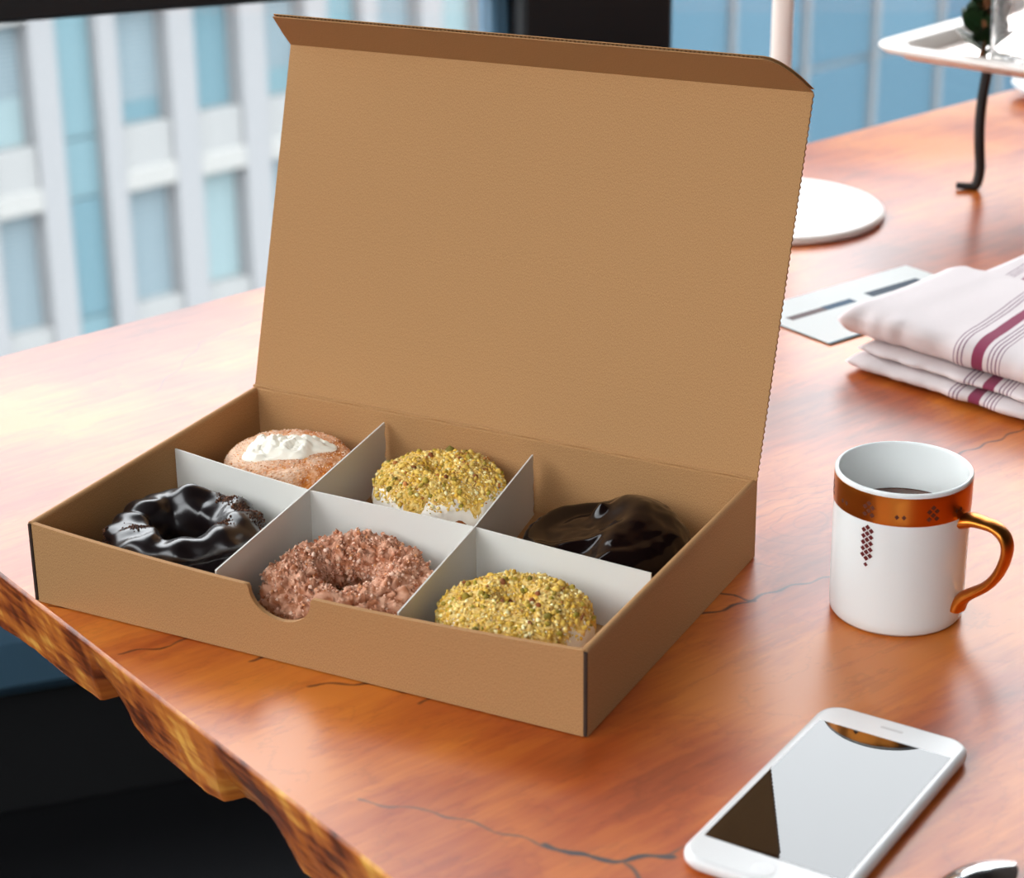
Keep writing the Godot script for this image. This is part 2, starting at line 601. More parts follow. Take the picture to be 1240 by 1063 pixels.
	room_box(mb, Vector3(0.608, -0.3, M0 - 0.09), Vector3(0.6265, 1.7, M0 - 0.04))
	obj("post_edge", mb, mats.sill, w1)
	mb = MB.new()
	var rb := Basis(Vector3(0.69190536, 0, -0.72198821), Vector3.UP, Vector3(0.72198821, 0, 0.69190536))
	room_box(mb, Vector3(E0 + 0.1, 0.0965, M0 - 0.06), Vector3(0.627, 0.165, M0))
	obj("rail", mb, mats.window_frame, w1)
	mb = MB.new()
	room_box(mb, Vector3(0.789, 0.0965, M0 - 0.06), Vector3(E1 - 0.1, 0.165, M0))
	obj("rail", mb, mats.window_frame, w1)
	for e in [[E0 + 0.1, 0.608], [0.789, E1 - 0.1]]:
		mb = MB.new()
		room_box(mb, Vector3(e[0], -0.3, M0 - 0.073), Vector3(e[1], 1.7, M0 - 0.067), 0.001)
		obj("pane", mb, mats.window_glass, w1)

# ------------------------------------------------------------------ the towers outside
# s runs along the facade, d stands out of it towards the room.
func facade(s: float, y: float, d: float) -> Vector3:
	var q := Vector3(0.38, 0, -0.925).normalized()
	var n := Vector3(-q.z, 0, q.x)
	return n * (-36.98 + d) + q * s + Vector3(0, y, 0)

func facade_box(mb: MB, lo: Vector3, hi: Vector3, ch := 0.02) -> void:
	var q := Vector3(0.38, 0, -0.925).normalized()
	var n := Vector3(-q.z, 0, q.x)
	var mid := (lo + hi) / 2.0
	mb.box((hi - lo).abs(), Transform3D(Basis(q, Vector3.UP, n * 1.0), facade(mid.x, mid.y, mid.z)), ch)

func build_buildings() -> void:
	var rng := RandomNumberGenerator.new()
	rng.seed = 31
	var b := Node3D.new()
	put(b, "office_tower", self)
	tag(b, "pale office tower with white piers and blinds outside the left window", "building")
	var mb := MB.new()
	facade_box(mb, Vector3(2.0, -70.0, -14.0), Vector3(33.5, 9.0, -0.55))
	obj("core", mb, mats.facade_frame, b)
	# piers: wide, narrow, wide, wide, repeating every 6.52 m
	var base := [[19.68, 0.58], [21.17, 0.45], [22.8, 0.62], [24.53, 0.64]]
	var edges := []
	for rep in range(-3, 2):
		for p in base:
			edges.append([p[0] + rep * 6.52, p[1]])
	for p in edges:
		if p[0] < 2.5 or p[0] > 33.0:
			continue
		mb = MB.new()
		facade_box(mb, Vector3(p[0], -70.0, -0.55), Vector3(p[0] + p[1], 9.0, 0.0))
		obj("pier", mb, mats.facade_pier, b)
	mb = MB.new()
	facade_box(mb, Vector3(2.0, 9.0, -14.0), Vector3(33.5, 9.8, 0.1))
	obj("parapet", mb, mats.facade_band, b)
	for k in edges.size() - 1:
		var s0: float = edges[k][0] + edges[k][1]
		var s1: float = edges[k + 1][0]
		if s0 < 5.0 or s1 > 33.5:
			continue
		var strip := k % 4 == 0      # between the wide and the narrow pier the glass runs on without bands
		for fl in range(-4, 6):
			var y0 := -12.1 + fl * 3.78
			if y0 < -26.0 or y0 > 6.0:
				continue
			if strip:
				mb = MB.new()
				facade_box(mb, Vector3(s0, y0, -0.5), Vector3(s1, y0 + 1.2, -0.32))
				obj("spandrel_pane", mb, mats["facade_pane_%d" % [3, 0, 1][rng.randi() % 3]], b)
				mb = MB.new()
				facade_box(mb, Vector3(s0, y0 + 1.24, -0.5), Vector3(s1, y0 + 3.74, -0.32))
				obj("strip_pane", mb, mats["facade_pane_%d" % (rng.randi() % 3)], b)
				continue
			mb = MB.new()
			facade_box(mb, Vector3(s0, y0, -0.55), Vector3(s1, y0 + 1.3, -0.1))
			var band := obj("band", mb, mats.facade_band, b)
			mb = MB.new()
			facade_box(mb, Vector3(s0, y0, -0.1), Vector3(s1, y0 + 0.45, 0.0))
			obj("ledge", mb, mats.facade_ledge, band)
			var blind: bool = k % 4 == 1 or k % 4 == 3 or rng.randf() < 0.25
			mb = MB.new()
			facade_box(mb, Vector3(s0, y0 + 1.3, -0.54), Vector3(s0 + 0.07, y0 + 3.78, -0.3))
			facade_box(mb, Vector3(s1 - 0.07, y0 + 1.3, -0.54), Vector3(s1, y0 + 3.78, -0.3))
			facade_box(mb, Vector3(s0 + 0.07, y0 + 3.7, -0.54), Vector3(s1 - 0.07, y0 + 3.78, -0.3))
			var win := obj("window", mb, mats.facade_frame, b)
			var cut := y0 + (1.3 if blind and rng.randf() < 0.4 else rng.randf_range(1.6, 2.6))
			if not blind:
				cut = y0 + 3.2
			mb = MB.new()
			facade_box(mb, Vector3(s0 + 0.07, y0 + 1.3, -0.5), Vector3(s1 - 0.07, y0 + 3.7, -0.42))
			obj("pane", mb, mats["facade_pane_%d" % (rng.randi() % 4)], win)
			if blind:
				var q := [facade(s0 + 0.08, cut, -0.4), facade(s1 - 0.08, cut, -0.4), facade(s1 - 0.08, y0 + 3.7, -0.4), facade(s0 + 0.08, y0 + 3.7, -0.4)]
				mb = MB.new()
				var hgt := y0 + 3.7 - cut
				mb.face(q, Color.WHITE, [Vector2(0, hgt / 3.0), Vector2(1, hgt / 3.0), Vector2(1, 0), Vector2(0, 0)])
				obj("blind", mb, mats.facade_blind, win)
	# the second, teal tower seen right of the post
	var g := Node3D.new()
	put(g, "glass_tower", self)
	tag(g, "blue-green glass tower outside, right of the dark window post", "building")
	mb = MB.new()
	facade_box(mb, Vector3(36.0, -70.0, -22.0), Vector3(78.0, 13.0, -6.4))
	obj("core", mb, mats.facade_frame, g)
	for i in 12:
		var s0 := 36.1 + i * 3.2
		for fl in range(-3, 7):
			var y0 := -15.0 + fl * 4.0
			mb = MB.new()
			facade_box(mb, Vector3(s0, y0, -6.5), Vector3(s0 + 3.05, y0 + 3.85, -6.2))
			obj("glass_panel", mb, mats["tower_glass_%d" % (rng.randi() % 3)], g)
		mb = MB.new()
		facade_box(mb, Vector3(s0 - 0.12, -70.0, -6.5), Vector3(s0, 13.0, -6.0))
		obj("fin", mb, mats.facade_frame, g)
	mb = MB.new()
	mb.box(Vector3(240, 0.5, 240), Transform3D(Basis(), Vector3(-20, -70.2, -30)), 0.05)
	var st := structure("ground", mb, mats.street, "grey street far below the window", "street")

# ------------------------------------------------------------------ table
# a runs along the near edge of the slab, b runs along the window side, from the left corner.
func slab(a: float, b: float, y := 0.0) -> Vector3:
	return Vector3(-0.309, y, -0.145) + Vector3(0.90515, 0, 0.42508) * a + Vector3(0.38, 0, -0.92498) * b

func edge_in(a: float, y: float) -> float:
	# how far the flank has drawn in at depth y (y < 0)
	var t := clampf(-y / 0.036, 0.0, 1.0)
	var pts := [Vector2(0, 0.003), Vector2(0.29, 0.0011), Vector2(0.344, 0.0037), Vector2(0.400, 0.0042), Vector2(0.4022, 0.016), Vector2(0.412, 0.0135), Vector2(0.43, 0.0075), Vector2(0.455, 0.003), Vector2(0.474, 0.0023), Vector2(0.5085, 0.003), Vector2(0.5235, 0.005), Vector2(0.5252, 0.0148), Vector2(0.5333, 0.0157), Vector2(0.549, 0.0145), Vector2(0.5712, 0.0095), Vector2(0.5947, 0.0025), Vector2(0.63, 0.004), Vector2(0.7, 0.002), Vector2(0.85, 0.006), Vector2(1.05, 0.002)]
	var wave := 0.0
	for k in pts.size() - 1:
		if a >= pts[k].x and a <= pts[k + 1].x:
			wave = lerpf(pts[k].y, pts[k + 1].y, (a - pts[k].x) / (pts[k + 1].x - pts[k].x))
	wave += 0.0006 * sin(a * 83.0)
	return 0.0012 * (1.0 if t > 0.03 else 0.0) + wave * pow(t, 1.6)

func build_table() -> void:
	var root := Node3D.new()
	put(root, "slab_table", self)
	tag(root, "glossy orange-brown wooden slab table with a wavy raw front edge", "table")
	# top
	var mb := MB.new()
	var nx := 43
	var nb := 70
	mb.grid(nx, nb, func(i: int, j: int) -> Array:
		var a := TABLE_A * i / (nx - 1)
		var b := TABLE_B * j / (nb - 1)
		return [slab(a, b + (0.0015 if j == 0 else 0.0)), Color.WHITE, Vector2(a / TABLE_A, b / TABLE_B)], false, false)
	if mb.ix.size() and (mb.v[mb.ix[1]] - mb.v[mb.ix[0]]).cross(mb.v[mb.ix[2]] - mb.v[mb.ix[0]]).y < 0.0:
		for k in range(0, mb.ix.size(), 3):
			var q := mb.ix[k]
			mb.ix[k] = mb.ix[k + 1]
			mb.ix[k + 1] = q
	obj("slab_top", mb, mats.slab_top, root)
	# the raw flank along the near edge, then the other flanks and the underside
	var n1 := noise(14.0, 41, 4)
	var n2 := noise(60.0, 42, 3)
	var n3 := noise(80.0, 43, 3)
	mb = MB.new()
	var na := 620
	var ny := 26
	mb.grid(na, ny, func(i: int, j: int) -> Array:
		var a := TABLE_A * i / (na - 1)
		var y := 0.0
		var inn := 0.0
		if j == 0:
			inn = 0.0015
		elif j == 1:
			y = -0.0012
		else:
			y = -0.0012 - 0.0345 * (j - 1) / (ny - 2)
			inn = edge_in(a, y) - 0.0012
		var p := slab(a, inn + n2.get_noise_3d(a, y, 0.0) * 0.0008 * j / ny, y)
		var f := n1.get_noise_2d(a * 1.0, y * 2.2 + a * 0.4) + n2.get_noise_2d(a * 0.35, y * 4.0) * 0.5
		var diag := n3.get_noise_2d(a * 1.0 + y * 0.9, y * 0.25 - a * 0.08)
		var col := lin(186, 106, 42).lerp(lin(140, 66, 28), clampf(f * 1.8 + diag * 0.6 + 0.45, 0.0, 1.0))
		col = col.lerp(lin(78, 34, 16), clampf(f * 2.4 + diag * 0.7 - 0.5, 0.0, 1.0))
		col = col.lerp(lin(226, 166, 76), clampf(-f * 1.8 - diag * 0.8 - 0.45, 0.0, 1.0))
		return [p, col], false, false, 1)
	var probe := (mb.v[mb.ix[601]] - mb.v[mb.ix[600]]).cross(mb.v[mb.ix[602]] - mb.v[mb.ix[600]])
	if probe.dot(slab(0, -1) - slab(0, 0)) < 0.0:
		for k in range(0, mb.ix.size(), 3):
			var q := mb.ix[k]
			mb.ix[k] = mb.ix[k + 1]
			mb.ix[k + 1] = q
	obj("raw_edge", mb, mats.slab_edge, root)
	mb = MB.new()
	var wood := lin(150, 84, 40)
	var pt := func(a: float, b: float, y: float) -> Vector3: return slab(a, b, y)
	mb.face([slab(0, 0.0, 0), slab(0, TABLE_B, 0), slab(0, TABLE_B, -0.0357), slab(0, 0.03, -0.0357)], wood)
	mb.face([slab(TABLE_A, TABLE_B, 0), slab(TABLE_A, 0, 0), slab(TABLE_A, 0.03, -0.0357), slab(TABLE_A, TABLE_B, -0.0357)], wood)
	mb.face([slab(0, TABLE_B, 0), slab(TABLE_A, TABLE_B, 0), slab(TABLE_A, TABLE_B, -0.0357), slab(0, TABLE_B, -0.0357)], wood)
	mb.grid(na, 2, func(i: int, j: int) -> Array:
		var a := TABLE_A * i / (na - 1)
		return [slab(a, TABLE_B if j else edge_in(a, -0.0357) - 0.0012, -0.0357), wood], false, false, 1)
	obj("underside", mb, mats.slab_edge, root)
	for k in 2:
		mb = MB.new()
		mb.box(Vector3(0.5, 0.704, 0.06), Transform3D(Basis(Vector3(0.90515, 0, 0.42508), Vector3.UP, Vector3(-0.42508, 0, 0.90515)), slab(0.56, 0.5 + 0.9 * k, -0.0357 - 0.352)), 0.004)
		obj("leg_panel", mb, mats.black_iron, root)

# ------------------------------------------------------------------ box
func slab4(mb: MB, bl: Vector3, br: Vector3, tl: Vector3, tr: Vector3, thick: float, bow := 0.0, right_cut: Variant = null, teeth := 0.0) -> void:
	# a board between four corners, its front on those corners; the rear lies thick behind
	var nu := 61
	var nv := 41 if teeth == 0.0 else 121
	var n := (br - bl).cross(tl - bl).normalized()
	var at := func(i: int, j: int, back: float) -> Vector3:
		var u := float(i) / (nu - 1)
		var v := float(j) / (nv - 1)
		if right_cut != null:
			var r: Vector2 = right_cut.call(v)
			u = lerpf(r.x, r.y, u)
		var p := bl.lerp(br, u).lerp(tl.lerp(tr, u), v)
		if teeth > 0.0 and i == nu - 1:
			p += (br - bl).normalized() * teeth * (1.0 if j % 2 else -1.0)
		return p + n * (bow * sin(PI * u) * sin(PI * v) - back)
	mb.grid(nu, nv, func(i: int, j: int) -> Vector3: return at.call(i, j, 0.0), false, false, 1)
	mb.grid(nu, nv, func(i: int, j: int) -> Vector3: return at.call(i, j, thick), false, false, -1)
	for side in 4:
		var cnt := nv if side < 2 else nu
		mb.grid(cnt, 2, func(i: int, j: int) -> Vector3:
			var ii := 0 if side == 0 else nu - 1 if side == 1 else i
			var jj := 0 if side == 2 else nv - 1 if side == 3 else i
			return at.call(ii, jj, thick * j), false, false, 1 if side == 1 or side == 2 else -1)

func build_box() -> void:
	var root := thing("donut_box", "open brown kraft cardboard bakery box holding six donuts", "box")
	var kraft: Material = mats.kraft_cardboard
	var mb := MB.new()
	mb.box(Vector3(BW - 0.008, 0.0034, BD - 0.010), Transform3D(Basis(), Vector3(BW / 2, 0.0017, -BD / 2)), 0.0004)
	obj("bottom", mb, kraft, root)
	# front wall with the thumb notch, its top edge sagging outwards a little
	var top := func(x: float) -> float: return BH - 0.0052 * pow(sin(PI * clampf(x / BW, 0.0, 1.0)), 0.8)
	var cols := []                      # Vector2(x, height) along the top edge, left to right
	for k in 41:
		cols.append(Vector2(lerpf(0.0030, 0.137, k / 40.0), 0.0))
	for k in cols.size():
		cols[k].y = top.call(cols[k].x)
	for e in 33:
		var an := lerpf(-PI + 0.02, -0.06, e / 32.0)
		cols.append(Vector2(0.1556 + 0.0178 * cos(an), 0.0392 + 0.0148 * sin(an)))
	cols.append(Vector2(0.1738, 0.0398))
	for k in 41:
		var x := lerpf(0.1746, BW - 0.0019, k / 40.0)
		cols.append(Vector2(x, top.call(x)))
	var wall := func(i: int, v: float, z: float) -> Vector3:
		var q: Vector2 = cols[i]
		var y := lerpf(0.0006, q.y, v)
		return Vector3(q.x, y, z + 0.003 * (y / BH) * sin(PI * clampf(q.x / BW, 0.0, 1.0)))
	mb = MB.new()
	mb.grid(cols.size(), 12, func(i: int, j: int) -> Vector3: return wall.call(i, j / 11.0, 0.0), false, false, 1)
	mb.grid(cols.size(), 12, func(i: int, j: int) -> Vector3: return wall.call(i, j / 11.0, -0.0026), false, false, -1)
	mb.grid(cols.size(), 2, func(i: int, j: int) -> Vector3: return wall.call(i, 1.0, -0.0026 * j), false, false, 1)
	for e in [0, cols.size() - 1]:
		mb.grid(12, 2, func(i: int, j: int) -> Vector3: return wall.call(e, i / 11.0, -0.0026 * j), false, false, 1 if e else -1)
	obj("front_wall", mb, kraft, root)
	# raw corrugated board ends showing at the two front corners
	for x in [0.0015, BW - 0.0010]:
		mb = MB.new()
		mb.box(Vector3(0.0018, BH - 0.002, 0.0014), Transform3D(Basis(), Vector3(x, BH / 2, -0.0004)), 0.0003)
		obj("corner_edge", mb, mats.kraft_flute, root)
	mb = MB.new()
	mb.box(Vector3(BW - 0.006, BH - 0.001, 0.0026), Transform3D(Basis(), Vector3(BW / 2, BH / 2 + 0.0003, -BD + 0.0013)), 0.0005)
	obj("back_wall", mb, kraft, root)
	for s in 2:
		# a folded double wall with a rounded top
		mb = MB.new()
		var prof := []
		var th := 0.0042
		for p in [Vector2(0, 0.0004), Vector2(th, 0.0004)]:
			prof.append(p)
		for k in 9:
			var an := PI * k / 8.0
			prof.append(Vector2(th / 2 + th / 2 * cos(an), BH + 0.0002 - th / 2 + th / 2 * sin(an)))
		var np := prof.size()
		var flat := MB.new()
		for side in 2:
			var pts := []
			for p in prof:
				pts.append(Vector3((BW - p.x) if s else p.x, p.y, -0.001 if side else -BD))
			var nrm: Vector3 = (pts[1] - pts[0]).cross(pts[2] - pts[0])
			if nrm.z * (1.0 if side else -1.0) < 0.0:
				pts.reverse()
			mb.face(pts)
		for k in np:
			var a: Vector2 = prof[k]
			var b: Vector2 = prof[(k + 1) % np]
			var xa := (BW - a.x) if s else a.x
			var xb := (BW - b.x) if s else b.x
			var pts := [Vector3(xa, a.y, -BD), Vector3(xb, b.y, -BD), Vector3(xb, b.y, -0.001), Vector3(xa, a.y, -0.001)]
			var nrm: Vector3 = (pts[1] - pts[0]).cross(pts[2] - pts[0])
			var outw := Vector3((xa + xb) / 2 - ((BW - th / 2) if s else th / 2), (a.y + b.y) / 2 - BH * 0.6, 0)
			if k > 1 and k < np - 1:
				outw = Vector3(outw.x, (a.y + b.y) / 2 - (BH - th / 2), 0)
			if nrm.dot(outw) < 0.0:
				pts.reverse()
			mb.face(pts)
		obj("side_wall", mb, kraft, root)
	# the lid leans back from the hinge; its tuck flap folds forward along the top
	var bl := Vector3(0.0005, BH, -BD)
	var br := Vector3(BW - 0.0005, BH, -BD)
	var tl := Vector3(0.0, 0.2394, -0.2721)
	var tr := Vector3(BW, 0.2429, -0.2765)
	mb = MB.new()
	slab4(mb, bl, br, tl, tr, 0.0018, -0.003, null, 0.00035)
	var lid := obj("lid", mb, kraft, root)
	# hinge crease
	mb = MB.new()
	var crease := []
	for k in 41:
		crease.append(Vector3(BW * k / 40.0, BH + 0.0002 + 0.0004 * sin(k * 1.7), -BD + 0.0004))
	mb.tube(crease, 0.0009, 8)
	obj("hinge_crease", mb, kraft, root)
	# the flap: two liners and the wavy sheet between them
	var fl := Vector3(0.003, 0.2606, -0.2480)
	var fr := Vector3(BW - 0.006, 0.2638, -0.2520)
	var cut := func(v: float) -> Vector2:
		var k := clampf((v - 0.35) / 0.65, 0.0, 1.0)
		return Vector2(0.004 * k, 1.0 - 0.012 * v - 0.030 * (1.0 - sqrt(maxf(0.0, 1.0 - k * k))))
	var flap := Node3D.new()
	put(flap, "tuck_flap", root)
	mb = MB.new()
	slab4(mb, tl, tr, fl, fr, 0.0004, 0.0, cut)
	obj("inner_liner", mb, kraft, flap)
	var n := (tr - tl).cross(fl - tl).normalized()
	mb = MB.new()
	slab4(mb, tl - n * 0.0018, tr - n * 0.0018, fl - n * 0.0018, fr - n * 0.0018, 0.0004, 0.0, cut)
	obj("outer_liner", mb, kraft, flap)
	mb = MB.new()
	mb.grid(721, 2, func(i: int, j: int) -> Vector3:
		var u := lerpf(0.006, 0.955, i / 720.0)
		var v := 0.995 if j else 0.7
		var p := tl.lerp(tr, u).lerp(fl.lerp(fr, u), v)
		return p - n * (0.0011 + 0.0007 * sin(TAU * i / 6.0)))
	obj("corrugated_sheet", mb, mats.kraft_edge, flap)

func build_dividers() -> void:
	var root := thing("divider_insert", "white card divider crossing the brown box into six cells", "divider", Vector3(0, 0.0036, 0))
	var h := 0.0362
	var panel := func(called: String, pts: Array, rough_end: bool, up: float) -> void:
		var mb := MB.new()
		var n := 60
		var curve := Curve3D.new()
		for p in pts:
			curve.add_point(Vector3(p.x, 0, p.y))
		var ln := curve.get_baked_length()
		var rng := RandomNumberGenerator.new()
		rng.seed = 9
		var jag := []
		for k in 12:
			jag.append(rng.randf_range(-0.0012, 0.0010))
		var at := func(i: int, j: int, s: float) -> Vector3:
			var t := ln * i / (n - 1)
			var p := curve.sample_baked(t)
			var q := curve.sample_baked(minf(t + 0.001, ln)) - curve.sample_baked(maxf(t - 0.001, 0.0))
			var nn := Vector3(-q.z, 0, q.x).normalized()
			if rough_end and i == n - 1:
				p += q.normalized() * jag[j]
			return p + nn * s * 0.00045 + Vector3(0, (h + up) * j / 11.0, 0)
		mb.grid(n, 12, func(i: int, j: int) -> Vector3: return at.call(i, j, 1.0), false, false, 1)
		mb.grid(n, 12, func(i: int, j: int) -> Vector3: return at.call(i, j, -1.0), false, false, -1)
		mb.grid(n, 2, func(i: int, j: int) -> Vector3: return at.call(i, 11, 1.0 - 2.0 * j), false, false, 1)
		mb.grid(12, 2, func(i: int, j: int) -> Vector3: return at.call(n - 1, i, 1.0 - 2.0 * j), false, false, -1)
		mb.grid(12, 2, func(i: int, j: int) -> Vector3: return at.call(0, i, 1.0 - 2.0 * j), false, false, 1)
		obj(called, mb, mats.white_card, root)
	panel.call("long_panel", [Vector2(0.0046, -0.1255), Vector2(0.05, -0.117), Vector2(0.1035, -0.1095), Vector2(0.155, -0.1085), Vector2(0.206, -0.107), Vector2(0.26, -0.1015), Vector2(0.3095, -0.0975)], false, 0.0)
	panel.call("cross_panel", [Vector2(0.114, -0.0045), Vector2(0.1035, -0.1095), Vector2(0.0925, -0.2085)], true, 0.0008)
	panel.call("cross_panel", [Vector2(0.2185, -0.0045), Vector2(0.206, -0.107), Vector2(0.191, -0.2035)], true, 0.0008)

# ------------------------------------------------------------------ donuts
# picture-aligned directions on the table: a to the right, b away from the viewer
func ab(a: float, b: float) -> Vector3:
	return Vector3(0.8909 * a - 0.4581 * b, 0, -0.4543 * a - 0.889 * b)

# a ring: centre line R, tube half-widths, and a displacement (theta, phi) -> metres along the outward direction
func ring_point(R: float, rx: float, ry: float, th: float, ph: float, disp: float) -> Vector3:
	var out := Vector3(cos(th), 0, sin(th))
	var d := out * cos(ph) + Vector3.UP * sin(ph)
	var p := out * (R + rx * cos(ph)) + Vector3.UP * (ry + ry * sin(ph)) + d * disp
	p.y = maxf(p.y, 0.0)
	return p

# a filled disc from the top centre (s = 0) round the rim to the bottom edge (s = 1)
func dome_point(R: float, H: float, s: float, th: float) -> Vector3:
	var k := s * 1.95
	var r := 0.0
	var y := 0.0
	if s < 0.5:
		r = R * (s / 0.5) * 0.74
		y = H * (1.0 - 0.12 * pow(s / 0.5, 2.0))
	else:
		var an := (s - 0.5) / 0.5 * PI * 0.86
		r = R * (0.74 + 0.26 * sin(an))
		y = H * (0.44 + 0.44 * cos(an))
	return Vector3(cos(th) * r, y, sin(th) * r)

func scatter(f: Callable, count: int, sizes: Vector2, colors: Array, weights: Array, keep: Callable, sd: int) -> MB:
	var rng := RandomNumberGenerator.new()
	rng.seed = sd
	var mb := MB.new()
	var total := 0.0
	for w in weights:
		total += w
	var made := 0
	var tries := 0
	while made < count and tries < count * 6:
		tries += 1
		var p: Array = f.call(rng)          # [point, normal]
		if not keep.call(p[0], rng):
			continue
		made += 1
		var pick := rng.randf() * total
		var c := 0
		while c < weights.size() - 1 and pick > weights[c]:
			pick -= weights[c]
			c += 1
		var s := sizes.x * pow(sizes.y / sizes.x, pow(rng.randf(), 2.2))
		var col: Color = colors[c]
		var v := rng.randf_range(0.82, 1.15)
		col = Color(minf(col.r * v, 1.0), minf(col.g * v, 1.0), minf(col.b * v, 1.0))
		var basis := Basis.from_euler(Vector3(rng.randf() * TAU, rng.randf() * TAU, rng.randf() * TAU)).scaled_local(Vector3(1.0, rng.randf_range(0.5, 0.9), rng.randf_range(0.6, 1.0)) * s)
		mb.lump(Transform3D(basis, p[0] + p[1] * s * 0.25), col, rng)
	return mb

func build_donuts() -> void:
	build_sugar_donut()
	build_pistachio_donut(Vector3(0.149, 0.0036, -0.1715), 0.0375, 0.034, "round pistachio-crumbed donut in the middle back cell, near the lid", 5, 0.55)
	build_pistachio_donut(Vector3(0.2585, 0.0036, -0.0485), 0.0395, 0.0340, "pistachio-crumbed donut in the right front cell with white glaze showing", 17, 0.2)
	build_glazed_donut()
	build_chocolate_ring()
	build_crumb_donut()

func build_sugar_donut() -> void:
	var root := thing("sugar_donut", "golden sugar-dusted donut with white cream blob in its middle", "donut", Vector3(0.0525, 0.0036, -0.1675), 0.0, "donuts in the box")
	var n1 := noise(220.0, 61, 3)
	var n2 := noise(60.0, 62, 3)
	var n3 := noise(900.0, 63, 2)
	var nt := 240
	var ns := 110
	var dust := func(p: Vector3) -> Color:
		var d := ab(1, 0)
		var side := p.x * d.x + p.z * d.z
		var f := clampf(0.62 - side * 12.0 + n2.get_noise_3dv(p) * 0.8 + n3.get_noise_3dv(p) * 0.7 - maxf(0.0, Vector2(p.x, p.z).length() - 0.028) * 22.0, 0.0, 1.0)
		var g := n1.get_noise_3dv(p)
		return lin(214, 132, 52).lerp(lin(176, 88, 26), clampf(0.4 + g, 0.0, 1.0)).lerp(lin(240, 206, 178), f)
	var mb := MB.new()
	mb.grid(nt, ns, func(i: int, j: int) -> Array:
		var th := TAU * i / nt
		var s := float(j) / (ns - 1)
		var p := dome_point(0.0375, 0.0325, s, th)
		var r := Vector2(p.x, p.z).length()
		p.y -= 0.0055 * exp(-pow(r / 0.014, 2.0))
		p += Vector3(p.x, 0.3 * p.y, p.z).normalized() * (n1.get_noise_3dv(p) * 0.0007 + n2.get_noise_3dv(p) * 0.0012 + n3.get_noise_3dv(p) * 0.0009)
		return [p, dust.call(p)], true, false)
	obj("dough", mb, mats.vertex_matte, root)
	var grains := scatter(func(rng: RandomNumberGenerator) -> Array:
		var s := sqrt(rng.randf()) * 0.8
		var th := rng.randf() * TAU
		var p := dome_point(0.0375, 0.0325, s, th)
		p.y -= 0.0055 * exp(-pow(Vector2(p.x, p.z).length() / 0.014, 2.0))
		p += Vector3(p.x, 0.3 * p.y, p.z).normalized() * (n1.get_noise_3dv(p) * 0.0007 + n2.get_noise_3dv(p) * 0.0012)
		return [p, Vector3.UP], 2600, Vector2(0.0003, 0.0007), [lin(244, 216, 190), lin(226, 160, 90), lin(200, 118, 48)], [3.0, 1.4, 0.8],
		func(p: Vector3, _r: RandomNumberGenerator) -> bool: return n2.get_noise_3dv(p * 1.7) > -0.25, 64)
	stuff(obj("sugar_grains", grains, mats.vertex_crumb, root))
	# cream: two soft lobes with small peaks
	mb = MB.new()
	var nc := noise(120.0, 66, 3)
	mb.grid(96, 44, func(i: int, j: int) -> Vector3:
		var th := TAU * i / 96.0
		var s := j / 43.0
		var edge := 1.0 + 0.18 * sin(th * 2.0 + 0.4) + 0.1 * sin(th * 5.0 + 1.0)
		var q := Vector2(cos(th) * 0.0235, sin(th) * 0.016) * edge * minf(s * 1.02, 1.0)
		var g := ab(q.x, q.y - 0.004)
		var lobes := exp(-((q - Vector2(-0.011, 0.002)) / 0.010).length_squared()) * 0.9 + exp(-((q - Vector2(0.010, 0.0)) / 0.0115).length_squared()) + 0.35 * exp(-((q - Vector2(-0.001, -0.006)) / 0.007).length_squared())
		lobes += 0.5 * exp(-((q - Vector2(-0.016, 0.006)) / 0.0035).length_squared())
		var y := (0.0030 + 0.0058 * minf(lobes, 1.1)) * pow(maxf(0.0, 1.0 - pow(s, 4.0)), 0.5)
		y += nc.get_noise_2d(q.x, q.y) * 0.0030 * (1.0 - pow(s, 6.0))
		return Vector3(g.x, 0.0288 + y, g.z), true, false)
	obj("cream", mb, mats.cream, root)

